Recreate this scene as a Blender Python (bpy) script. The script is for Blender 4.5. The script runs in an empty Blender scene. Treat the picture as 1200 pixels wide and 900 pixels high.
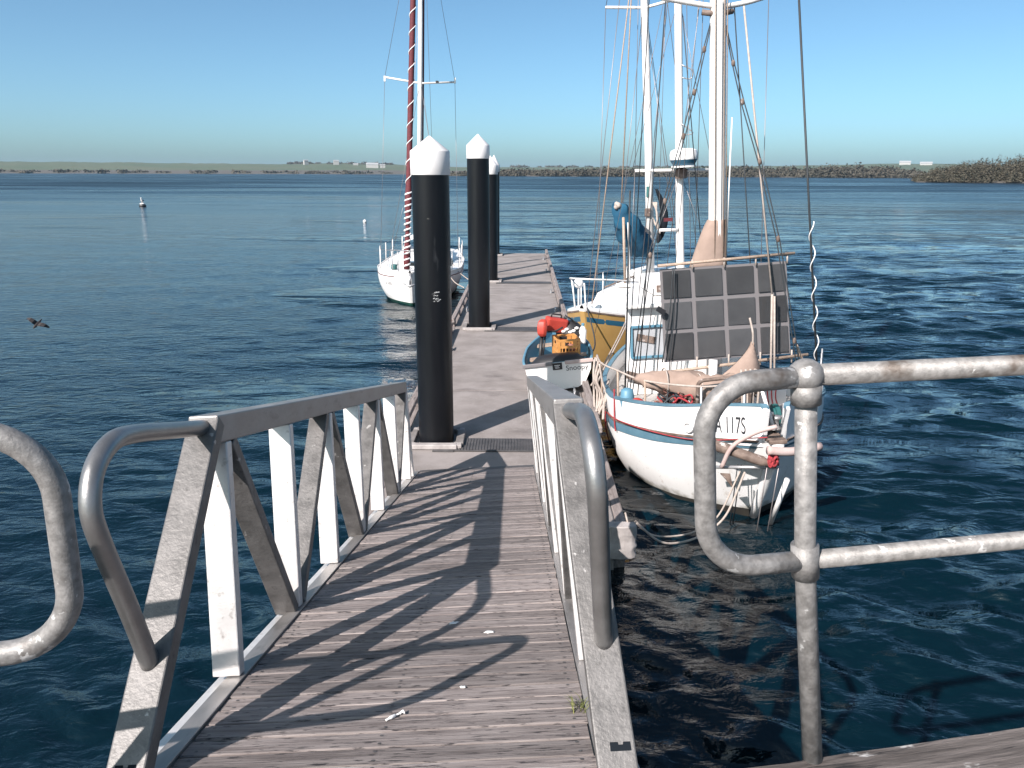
import bpy, bmesh, math, random
import numpy as np
from mathutils import Vector, Matrix, noise as mnoise

random.seed(7)
rng = np.random.default_rng(7)
SC = bpy.context.scene
COL = SC.collection
R = math.radians

# ------------------------------------------------------------------ camera
cam_d = bpy.data.cameras.new('camera')
cam = bpy.data.objects.new('camera', cam_d)
COL.objects.link(cam)
cam.location = (0, 0, 3.5)
cam.rotation_euler = (R(90 - 15.38), R(-0.2), 0)
cam_d.sensor_width = 36
cam_d.lens = 27
cam_d.clip_start = 0.05
cam_d.clip_end = 12000
SC.camera = cam

# ------------------------------------------------------------------ light
SUN_AZ, SUN_EL = 38.0, 38.5          # light travels towards +x,+y (to the right and away)
a, e = R(SUN_AZ), R(SUN_EL)
sun_dir = Vector((math.sin(a) * math.cos(e), math.cos(a) * math.cos(e), -math.sin(e)))
sd = bpy.data.lights.new('sun', 'SUN')
sd.energy = 5.0
sd.angle = R(0.5)
sd.color = (1.0, 0.925, 0.88)
sun = bpy.data.objects.new('sun', sd)
COL.objects.link(sun)
sun.rotation_euler = sun_dir.to_track_quat('-Z', 'Y').to_euler()

W = bpy.data.worlds.new('World')
SC.world = W
W.use_nodes = True
wn, wl = W.node_tree.nodes, W.node_tree.links
bg = wn['Background']
sky = wn.new('ShaderNodeTexSky')
sky.sky_type = 'NISHITA'
sky.sun_disc = False
sky.sun_elevation = R(SUN_EL)
sky.sun_rotation = R(180 + SUN_AZ)
sky.altitude = 0
sky.air_density = 0.6
sky.dust_density = 1.6
sky.ozone_density = 5.0
tint = wn.new('ShaderNodeMix')           # the photograph's slightly teal grade, even over the whole sky
tint.data_type = 'RGBA'
tint.blend_type = 'MULTIPLY'
tint.inputs[0].default_value = 1.0
tint.inputs[7].default_value = (0.95, 1.11, 0.96, 1)
wl.new(sky.outputs[0], tint.inputs[6])
wl.new(tint.outputs[2], bg.inputs[0])
bg.inputs[1].default_value = 0.1
SC.view_settings.view_transform = 'Standard'
SC.view_settings.look = 'None'
SC.view_settings.gamma = 1
SC.view_settings.exposure = 0.88


# ------------------------------------------------------------------ materials
MATS = {}


def nd(nt, t, **kw):
    n = nt.nodes.new(t)
    for k, v in kw.items():
        setattr(n, k, v)
    return n


def pmat(name, c1, c2=None, scale=4, stretch=(1, 1, 1), rough=0.5, metal=0.0, bump=0.0, bscale=None,
         spots=None, spots2=None, vary=0.0, contrast=(0.35, 0.65), spec=0.5, rvar=0.0, coord='Object', detail=6):
    """Principled material: two tones mixed by noise, optional spots [(colour, scale, stretch, lo, hi)]."""
    m = bpy.data.materials.new(name)
    m.use_nodes = True
    nt = m.node_tree
    L = nt.links.new
    b = nt.nodes['Principled BSDF']
    tc = nd(nt, 'ShaderNodeTexCoord')
    oi = nd(nt, 'ShaderNodeObjectInfo')
    mul = nd(nt, 'ShaderNodeVectorMath', operation='SCALE')
    cmb = nd(nt, 'ShaderNodeCombineXYZ')
    for i in range(3):
        L(oi.outputs['Random'], cmb.inputs[i])
    L(cmb.outputs[0], mul.inputs[0])
    mul.inputs['Scale'].default_value = 37.0
    add = nd(nt, 'ShaderNodeVectorMath', operation='ADD')
    L(tc.outputs[coord], add.inputs[0])
    L(mul.outputs[0], add.inputs[1])

    def noi(sc, st, det=detail, rgh=0.6):
        mp = nd(nt, 'ShaderNodeMapping')
        mp.inputs['Scale'].default_value = st
        L(add.outputs[0], mp.inputs[0])
        n = nd(nt, 'ShaderNodeTexNoise')
        n.inputs['Scale'].default_value = sc
        n.inputs['Detail'].default_value = det
        n.inputs['Roughness'].default_value = rgh
        L(mp.outputs[0], n.inputs['Vector'])
        return n.outputs['Fac']

    def ramp(src, lo, hi):
        r = nd(nt, 'ShaderNodeMapRange')
        r.inputs['From Min'].default_value = lo
        r.inputs['From Max'].default_value = hi
        L(src, r.inputs[0])
        return r.outputs[0]

    def mix(f, ca, cb):
        x = nd(nt, 'ShaderNodeMix', data_type='RGBA')
        L(f, x.inputs[0])
        for s, i in ((ca, 6), (cb, 7)):
            if isinstance(s, (tuple, list)):
                x.inputs[i].default_value = (*s, 1)
            else:
                L(s, x.inputs[i])
        return x.outputs[2]
    col = c1
    fac = None
    if c2:
        fac = noi(scale, stretch)
        col = mix(ramp(fac, *contrast), c1, c2)
    for sp in (spots, spots2):
        if sp:
            c, sc, st, lo, hi = sp
            col = mix(ramp(noi(sc, st, 4), lo, hi), col, c)
    if vary:
        hs = nd(nt, 'ShaderNodeHueSaturation')
        mr = nd(nt, 'ShaderNodeMapRange')
        mr.inputs['To Min'].default_value = 1 - vary
        mr.inputs['To Max'].default_value = 1 + vary
        L(oi.outputs['Random'], mr.inputs[0])
        L(mr.outputs[0], hs.inputs['Value'])
        if isinstance(col, tuple):
            hs.inputs['Color'].default_value = (*col, 1)
        else:
            L(col, hs.inputs['Color'])
        col = hs.outputs[0]
    if isinstance(col, tuple):
        b.inputs['Base Color'].default_value = (*col, 1)
    else:
        L(col, b.inputs['Base Color'])
    b.inputs['Roughness'].default_value = rough
    b.inputs['Metallic'].default_value = metal
    b.inputs['Specular IOR Level'].default_value = spec
    if rvar and fac is not None:
        mr = nd(nt, 'ShaderNodeMapRange')
        mr.inputs['To Min'].default_value = rough - rvar
        mr.inputs['To Max'].default_value = rough + rvar
        L(fac, mr.inputs[0])
        L(mr.outputs[0], b.inputs['Roughness'])
    if bump:
        bn = nd(nt, 'ShaderNodeBump')
        bn.inputs['Strength'].default_value = bump
        bn.inputs['Distance'].default_value = 0.004
        L(noi(bscale or scale * 4, stretch), bn.inputs['Height'])
        L(bn.outputs[0], b.inputs['Normal'])
    MATS[name] = m
    return m


M = MATS
pmat('plank_wood', (0.138, 0.113, 0.106), (0.285, 0.246, 0.232), 9, (0.35, 6, 3), 0.8, bump=1.0, bscale=30,
     spots=((0.0291, 0.0239, 0.0253), 20, (0.8, 5, 3), 0.56, 0.66), spots2=((0.272, 0.246, 0.233), 3.5, (0.5, 6, 2), 0.68, 0.8), vary=0.28)
pmat('kerb_timber', (0.05, 0.041, 0.037), (0.15, 0.127, 0.118), 5, (0.6, 7, 7), 0.85, bump=1.0, bscale=25,
     spots=((0.36, 0.345, 0.335), 9, (1, 2.5, 3), 0.60, 0.66), spots2=((0.014, 0.012, 0.012), 12, (0.5, 6, 6), 0.58, 0.68))
pmat('aluminium', (0.54, 0.517, 0.504), (0.666, 0.639, 0.621), 7, (1, 1, 1), 0.42, metal=0.35, bump=0.25, bscale=60, rvar=0.12,
     spots=((0.324, 0.297, 0.279), 30, (1, 1, 1), 0.60, 0.74), vary=0.05)
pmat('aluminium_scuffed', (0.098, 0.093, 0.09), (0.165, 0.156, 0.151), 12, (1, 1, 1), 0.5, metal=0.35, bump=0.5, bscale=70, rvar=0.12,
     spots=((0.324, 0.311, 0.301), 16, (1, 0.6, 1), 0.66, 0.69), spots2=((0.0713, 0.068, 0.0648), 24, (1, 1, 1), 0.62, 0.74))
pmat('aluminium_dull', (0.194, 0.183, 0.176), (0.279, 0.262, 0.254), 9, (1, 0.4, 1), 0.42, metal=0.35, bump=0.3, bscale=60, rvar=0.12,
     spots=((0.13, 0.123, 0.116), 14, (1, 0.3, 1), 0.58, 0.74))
pmat('polished_pipe', (0.233, 0.226, 0.221), (0.304, 0.294, 0.289), 9, (1, 1, 1), 0.36, metal=0.75, bump=0.15, bscale=80, rvar=0.1)
pmat('galvanised_pipe', (0.15, 0.142, 0.136), (0.27, 0.257, 0.248), 42, (1, 1, 1), 0.55, metal=0.3, bump=0.3, bscale=150,
     spots=((0.085, 0.067, 0.056), 7, (1, 1, 1), 0.60, 0.72), spots2=((0.46, 0.45, 0.44), 19, (1, 1, 1), 0.64, 0.67), rvar=0.15)
pmat('pontoon_concrete', (0.175, 0.153, 0.143), (0.249, 0.221, 0.211), 2.2, (1, 1, 1), 0.9, bump=0.7, bscale=90,
     spots=((0.0877, 0.0745, 0.0713), 0.9, (1, 2.6, 1), 0.57, 0.78), spots2=((0.337, 0.311, 0.298), 60, (1, 1, 1), 0.62, 0.7))
pmat('pontoon_side', (0.13, 0.116, 0.11), (0.207, 0.188, 0.181), 4, (1, 1, 1), 0.9, bump=0.5)
pmat('waler_timber', (0.143, 0.116, 0.107), (0.272, 0.233, 0.221), 6, (6, 0.5, 6), 0.85, bump=0.8, bscale=20,
     spots=((0.0453, 0.0357, 0.0324), 6, (3, 0.7, 3), 0.62, 0.74))
pmat('cover_plate', (0.0648, 0.0616, 0.0616), (0.11, 0.103, 0.103), 8, (1, 1, 1), 0.6, metal=0.3, bump=0.3)
pmat('black_sleeve', (0.0035, 0.004, 0.0055), (0.008, 0.0085, 0.0105), 5, (1, 1, 0.15), 0.36, spec=0.26, bump=0.15, bscale=30,
     spots=((0.035, 0.037, 0.04), 9, (1, 1, 0.2), 0.66, 0.8), spots2=((0.09, 0.09, 0.085), 7, (1, 1, 3.0), 0.72, 0.78))
pmat('white_cap', (0.684, 0.661, 0.657), (0.594, 0.572, 0.558), 5, (1, 1, .4), rough=0.5, bump=.15, spots=((0.36, 0.342, 0.315), 7, (2, 2, .35), 0.66, 0.8))
pmat('worn_white', (0.389, 0.357, 0.344), (0.259, 0.233, 0.224), 9, rough=0.8, bump=0.4)
pmat('scuff_mark', (0.45, 0.45, 0.45), (0.06, 0.06, 0.06), 40, (1, 1, 2), 0.6, contrast=(0.5, 0.56))
pmat('white_paint', (0.711, 0.702, 0.698), (0.639, 0.625, 0.617), 1.7, (1, 1, 0.35), 0.42, bump=0.12, bscale=30,
     spots=((0.45, 0.387, 0.333), 5, (1.2, 1.2, 0.25), 0.66, 0.80), contrast=(0.4, 0.75))
def hull_paint():
    m = pmat('hull_paint', (0.70, 0.695, 0.69), (0.62, 0.61, 0.60), 1.7, (1, 1, 0.35), 0.4, bump=0.15, bscale=30,
             spots=((0.42, 0.35, 0.29), 6, (2.2, 2.2, 0.22), 0.62, 0.78), spots2=((0.33, 0.30, 0.27), 26, (1, 1, 1), 0.66, 0.72))
    nt = m.node_tree
    b = nt.nodes['Principled BSDF']
    src = b.inputs['Base Color'].links[0].from_socket
    tc = nd(nt, 'ShaderNodeTexCoord')
    sp = nd(nt, 'ShaderNodeSeparateXYZ')
    nt.links.new(tc.outputs['Object'], sp.inputs[0])
    n = nd(nt, 'ShaderNodeTexNoise')
    n.inputs['Scale'].default_value = 5
    n.inputs['Detail'].default_value = 8
    nt.links.new(tc.outputs['Object'], n.inputs['Vector'])
    s1 = nd(nt, 'ShaderNodeMath', operation='MULTIPLY_ADD')      # growth line just above the water
    nt.links.new(n.outputs['Fac'], s1.inputs[0])
    s1.inputs[1].default_value = 0.42
    nt.links.new(sp.outputs[2], s1.inputs[2])
    mr = nd(nt, 'ShaderNodeMapRange')
    mr.inputs['From Min'].default_value = 0.30
    mr.inputs['From Max'].default_value = 0.40
    mr.inputs['To Min'].default_value = 0.75
    mr.inputs['To Max'].default_value = 0.0
    nt.links.new(s1.outputs[0], mr.inputs[0])
    mx = nd(nt, 'ShaderNodeMix', data_type='RGBA')
    nt.links.new(mr.outputs[0], mx.inputs[0])
    nt.links.new(src, mx.inputs[6])
    mx.inputs[7].default_value = (0.15, 0.135, 0.10, 1)
    nt.links.new(mx.outputs[2], b.inputs['Base Color'])


hull_paint()
pmat('clean_white', (0.738, 0.72, 0.707), (0.684, 0.666, 0.648), 3, (1, 1, 1), 0.35)
pmat('spar_white', (0.72, 0.698, 0.675), (0.612, 0.576, 0.549), 3, (3, 3, 0.4), 0.4)
pmat('bare_deck', (0.272, 0.259, 0.246), (0.376, 0.357, 0.344), 5, (1, 1, 1), 0.7, bump=0.2)
pmat('blue_trim', (0.068, 0.146, 0.198), (0.0968, 0.184, 0.239), 5, (1, 1, 1), 0.5, spots=((0.259, 0.272, 0.272), 12, (1, 1, 1), 0.68, 0.75))
pmat('pale_blue', (0.0745, 0.191, 0.272), (0.103, 0.226, 0.304), 5, rough=0.5)
pmat('stripe_blue', (0.02, 0.09, 0.15), rough=0.4)
pmat('dark_stripe', (0.02, 0.02, 0.028), rough=0.45)
pmat('maroon', (0.115, 0.018, 0.024), (0.075, 0.012, 0.017), 12, (1, 1, 3), 0.8, bump=0.3)
pmat('yellow_hull', (0.402, 0.249, 0.091), (0.35, 0.207, 0.068), 1.6, (1, 1, 1), 0.38, spots=((0.181, 0.103, 0.0389), 4, (1, 1, 0.3), 0.66, 0.8))
pmat('green_antifoul', (0.006, 0.055, 0.04), (0.004, 0.03, 0.024), 6, rough=0.6)
pmat('dark_antifoul', (0.012, 0.011, 0.010), (0.03, 0.027, 0.02), 6, rough=0.8)
pmat('tan_canvas', (0.298, 0.217, 0.178), (0.233, 0.168, 0.136), 5, (1, 1, 1), 0.9, bump=0.5, bscale=18)
pmat('blue_canvas', (0.007, 0.085, 0.155), (0.004, 0.05, 0.10), 6, (1, 1, 1), 0.85, bump=0.6, bscale=15)
pmat('dark_canvas', (0.01, 0.013, 0.017), rough=0.95, spec=0.1)
pmat('solar_cell', (0.055, 0.055, 0.058), (0.073, 0.073, 0.076), 3, (1, 1, 1), 0.36, spec=0.5, vary=0.4)


def cell_lines():
    m = MATS['solar_cell']
    nt = m.node_tree
    b = nt.nodes['Principled BSDF']
    src = b.inputs['Base Color'].links[0].from_socket
    tc = nd(nt, 'ShaderNodeTexCoord')
    wv = nd(nt, 'ShaderNodeTexWave', bands_direction='X')
    wv.inputs['Scale'].default_value = 7.5
    wz = nd(nt, 'ShaderNodeTexWave', bands_direction='Z')
    wz.inputs['Scale'].default_value = 22
    for w_ in (wv, wz):
        nt.links.new(tc.outputs['Object'], w_.inputs['Vector'])
    a1 = nd(nt, 'ShaderNodeMapRange')
    a1.inputs['From Min'].default_value = 0.985
    a1.inputs['To Max'].default_value = 0.15
    nt.links.new(wv.outputs['Fac'], a1.inputs[0])
    a2 = nd(nt, 'ShaderNodeMapRange')
    a2.inputs['From Min'].default_value = 0.8
    a2.inputs['To Max'].default_value = 0.35
    nt.links.new(wz.outputs['Fac'], a2.inputs[0])
    mxm = nd(nt, 'ShaderNodeMath', operation='MAXIMUM')
    nt.links.new(a1.outputs[0], mxm.inputs[0])
    nt.links.new(a2.outputs[0], mxm.inputs[1])
    mx = nd(nt, 'ShaderNodeMix', data_type='RGBA')
    nt.links.new(mxm.outputs[0], mx.inputs[0])
    nt.links.new(src, mx.inputs[6])
    mx.inputs[7].default_value = (0.075, 0.073, 0.075, 1)
    nt.links.new(mx.outputs[2], b.inputs['Base Color'])
    b.inputs['Roughness'].default_value = 0.22


cell_lines()
pmat('solar_frame', (0.162, 0.149, 0.153), rough=0.7)
pmat('varnished_wood', (0.259, 0.184, 0.136), (0.357, 0.272, 0.214), 6, (6, 0.6, 6), 0.55, bump=0.3)
pmat('dark_wood', (0.075, 0.05, 0.04), (0.19, 0.14, 0.115), 9, (1, 1, 1), 0.75, bump=0.6,
     spots=((0.42, 0.37, 0.35), 10, (1, 1, 1), 0.62, 0.7))
pmat('pink_pole', (0.389, 0.272, 0.249), (0.427, 0.344, 0.324), 8, rough=0.7)
pmat('wire', (0.22, 0.20, 0.20), rough=0.4, metal=0.6)
pmat('dark_wire', (0.022, 0.026, 0.03), rough=0.6)
pmat('pale_rope', (0.402, 0.344, 0.304), (0.311, 0.259, 0.226), 25, rough=0.9)
pmat('red_rope', (0.344, 0.0328, 0.041), (0.213, 0.0246, 0.0287), 30, rough=0.9)
pmat('brown_rope', (0.246, 0.107, 0.082), (0.164, 0.0738, 0.0574), 20, rough=0.9, vary=0.3)
pmat('red_plastic', (0.402, 0.0453, 0.0291), (0.324, 0.0324, 0.0227), 6, rough=0.5)
pmat('orange_plastic', (0.544, 0.272, 0.091), (0.505, 0.226, 0.0648), 8, rough=0.5)
pmat('black_plastic', (0.016, 0.016, 0.018), rough=0.5)
pmat('dark_glass', (0.012, 0.015, 0.018), rough=0.12)
pmat('grey_glass', (0.33, 0.34, 0.36), (0.42, 0.43, 0.45), 3, rough=0.18)
pmat('grey_metal', (0.32, 0.32, 0.33), (0.45, 0.44, 0.44), 14, rough=0.45, metal=0.6)
pmat('lettering', (0.02, 0.022, 0.026), rough=0.6)
pmat('teal_green', (0.02, 0.10, 0.10), rough=0.5)
pmat('foliage', (0.0402, 0.0389, 0.0259), (0.0745, 0.0616, 0.0427), 0.35, (1, 1, 1), 0.9)
pmat('scrub', (0.0389, 0.0362, 0.0272), (0.0648, 0.0551, 0.0415), 0.06, (1, 1, 1), 0.9)
pmat('pasture', (0.048, 0.072, 0.034), (0.075, 0.085, 0.046), 0.008, (1, 1, 1), 0.95)
pmat('mudflat', (0.0837, 0.0732, 0.062), (0.0732, 0.0639, 0.0564), 0.01, (1, 4, 1), 0.9)
pmat('grass', (0.0984, 0.123, 0.0287), (0.164, 0.156, 0.0492), 30, rough=0.8)
pmat('bird_dark', (0.018, 0.016, 0.016), (0.04, 0.03, 0.03), 30, rough=0.8)
pmat('house_wall', (0.328, 0.32, 0.307), rough=0.8)
pmat('house_roof', (0.279, 0.279, 0.283), rough=0.6)


# ------------------------------------------------------------------ mesh helpers
class MB:
    def __init__(s):
        s.v, s.f = [], []

    def _a(s, vs, fs):
        o = len(s.v)
        s.v += [tuple(x) for x in vs]
        s.f += [tuple(o + i for i in f) for f in fs]
        return s

    def box(s, c, d, mat=None):
        x, y, z = d[0] / 2, d[1] / 2, d[2] / 2
        vs = [Vector((i * x, j * y, k * z)) for i in (-1, 1) for j in (-1, 1) for k in (-1, 1)]
        if mat is not None:
            vs = [mat @ p for p in vs]
        vs = [p + Vector(c) for p in vs]
        return s._a(vs, [(0, 1, 3, 2), (4, 6, 7, 5), (0, 4, 5, 1), (2, 3, 7, 6), (0, 2, 6, 4), (1, 5, 7, 3)])

    def bar(s, p0, p1, w, h, up=(0, 0, 1)):
        """box from p0 to p1; w across, h along 'up'."""
        p0, p1 = Vector(p0), Vector(p1)
        d = (p1 - p0).normalized()
        r = d.cross(Vector(up)).normalized()
        u = r.cross(d).normalized()
        vs = []
        for p in (p0, p1):
            for i, j in ((-1, -1), (1, -1), (1, 1), (-1, 1)):
                vs.append(p + r * (i * w / 2) + u * (j * h / 2))
        return s._a(vs, [(3, 2, 1, 0), (4, 5, 6, 7), (0, 1, 5, 4), (1, 2, 6, 5), (2, 3, 7, 6), (3, 0, 4, 7)])

    def tube(s, pts, r, n=10, caps=True):
        pts = [Vector(p) for p in pts]
        rr = r if isinstance(r, (list, tuple)) else [r] * len(pts)
        rings = []
        t = (pts[1] - pts[0]).normalized()
        ref = Vector((0, 0, 1)) if abs(t.z) < 0.9 else Vector((1, 0, 0))
        nrm = t.cross(ref).normalized()
        for i, p in enumerate(pts):
            t = (pts[min(i + 1, len(pts) - 1)] - pts[max(i - 1, 0)]).normalized()
            nrm = (nrm - t * nrm.dot(t)).normalized()
            b = t.cross(nrm)
            rings.append([p + (nrm * math.cos(k * 2 * math.pi / n) + b * math.sin(k * 2 * math.pi / n)) * rr[i] for k in range(n)])
        return s.loft(rings, caps)

    def loft(s, rings, caps=True, closed=True):
        n = len(rings[0])
        vs = [p for r_ in rings for p in r_]
        fs = []
        for i in range(len(rings) - 1):
            for k in range(n if closed else n - 1):
                k2 = (k + 1) % n
                fs.append((i * n + k, i * n + k2, (i + 1) * n + k2, (i + 1) * n + k))
        if caps and closed:
            fs.append(tuple(range(n - 1, -1, -1)))
            fs.append(tuple((len(rings) - 1) * n + k for k in range(n)))
        return s._a(vs, fs)

    def lathe(s, prof, c=(0, 0, 0), n=32, caps=True):
        c = Vector(c)
        return s.loft([[c + Vector((r * math.cos(k * 2 * math.pi / n), r * math.sin(k * 2 * math.pi / n), z)) for k in range(n)] for r, z in prof], caps)

    def ball(s, c, r, n=12, sc=(1, 1, 1)):
        c = Vector(c)
        rings = []
        for i in range(n // 2 + 1):
            th = math.pi * i / (n // 2)
            th = min(max(th, 0.02), math.pi - 0.02)
            rings.append([c + Vector((r * sc[0] * math.sin(th) * math.cos(k * 2 * math.pi / n), r * sc[1] * math.sin(th) * math.sin(k * 2 * math.pi / n), -r * sc[2] * math.cos(th))) for k in range(n)])
        return s.loft(rings)

    def quad(s, *p):
        return s._a(p, [tuple(range(len(p)))])

    def build(s, name, mat, parent=None, smooth=False, bevel=0, seg=2, loc=None):
        me = bpy.data.meshes.new(name)
        me.from_pydata(s.v, [], s.f)
        me.validate()
        bm = bmesh.new()
        bm.from_mesh(me)
        bmesh.ops.recalc_face_normals(bm, faces=bm.faces)
        bm.to_mesh(me)
        bm.free()
        return link(name, me, mat, parent, smooth, bevel, seg, loc)


def link(name, me, mat, parent=None, smooth=False, bevel=0, seg=2, loc=None):
    o = bpy.data.objects.new(name, me)
    COL.objects.link(o)
    if mat is not None:
        me.materials.clear()
        me.materials.append(MATS[mat])
    if parent:
        o.parent = parent
    if loc is not None:
        o.location = loc
    if smooth:
        me.polygons.foreach_set('use_smooth', [True] * len(me.polygons))
        if smooth == 'auto':
            me.set_sharp_from_angle(angle=R(35))
    if bevel:
        b = o.modifiers.new('bevel', 'BEVEL')
        b.width = bevel
        b.segments = seg
        b.limit_method = 'ANGLE'
    return o


def tag(o, label=None, cat=None, group=None, kind=None):
    if label:
        o['label'] = label
    if cat:
        o['category'] = cat
    if group:
        o['group'] = group
    if kind:
        o['kind'] = kind
    return o


def thing(name, label, cat, loc=(0, 0, 0), rot=(0, 0, 0), group=None):
    o = bpy.data.objects.new(name, None)
    COL.objects.link(o)
    o.empty_display_size = 0.2
    o.location = loc
    o.rotation_euler = rot
    return tag(o, label, cat, group)


def clone(o, parent=None):
    c = o.copy()
    COL.objects.link(c)
    c.parent = parent
    return c


def smooth_path(pts, n=8):
    """Catmull-Rom through pts."""
    P = [Vector(p) for p in pts]
    P = [P[0] * 2 - P[1]] + P + [P[-1] * 2 - P[-2]]
    out = []
    for i in range(1, len(P) - 2):
        for k in range(n):
            t = k / n
            p0, p1, p2, p3 = P[i - 1:i + 3]
            out.append(0.5 * ((2 * p1) + (p2 - p0) * t + (2 * p0 - 5 * p1 + 4 * p2 - p3) * t * t + (3 * p1 - p0 - 3 * p2 + p3) * t ** 3))
    out.append(P[-2])
    return out


def fillet(pts, rad, n=7):
    """polyline with rounded corners of radius rad."""
    P = [Vector(p) for p in pts]
    out = [P[0]]
    for i in range(1, len(P) - 1):
        d0, d1 = (P[i - 1] - P[i]).normalized(), (P[i + 1] - P[i]).normalized()
        ang = d0.angle(d1)
        tl = min(rad / math.tan(ang / 2), (P[i - 1] - P[i]).length * 0.49, (P[i + 1] - P[i]).length * 0.49)
        rr = tl * math.tan(ang / 2)
        bis = (d0 + d1).normalized()
        c = P[i] + bis * (rr / math.sin(ang / 2))
        s0, s1 = P[i] + d0 * tl - c, P[i] + d1 * tl - c
        tot = s0.angle(s1)
        ax = s0.cross(s1).normalized()
        for k in range(n + 1):
            out.append(c + Matrix.Rotation(tot * k / n, 3, ax) @ s0)
    out.append(P[-1])
    return out


def text_mesh(txt, size, depth=0.0, xs=1.0):
    cu = bpy.data.curves.new('lettering', 'FONT')
    cu.body = txt
    cu.size = size
    cu.extrude = depth
    ob = bpy.data.objects.new('lettering', cu)
    COL.objects.link(ob)
    dg = bpy.context.evaluated_depsgraph_get()
    me = bpy.data.meshes.new_from_object(ob.evaluated_get(dg))
    bpy.data.objects.remove(ob)
    for v in me.vertices:
        v.co.x *= xs
    return me


def spl(xs, ys, x):
    if x <= xs[0]:
        return ys[0]
    if x >= xs[-1]:
        return ys[-1]
    i = max(k for k in range(len(xs) - 1) if xs[k] <= x)
    h = xs[i + 1] - xs[i]

    def sl(k):
        if k == 0:
            return (ys[1] - ys[0]) / (xs[1] - xs[0])
        if k == len(xs) - 1:
            return (ys[-1] - ys[-2]) / (xs[-1] - xs[-2])
        a_, b_ = (ys[k] - ys[k - 1]) / (xs[k] - xs[k - 1]), (ys[k + 1] - ys[k]) / (xs[k + 1] - xs[k])
        return 0 if a_ * b_ <= 0 else 2 * a_ * b_ / (a_ + b_)
    t = (x - xs[i]) / h
    m0, m1 = sl(i) * h, sl(i + 1) * h
    return (2 * t ** 3 - 3 * t * t + 1) * ys[i] + (t ** 3 - 2 * t * t + t) * m0 + (-2 * t ** 3 + 3 * t * t) * ys[i + 1] + (t ** 3 - t * t) * m1


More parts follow.
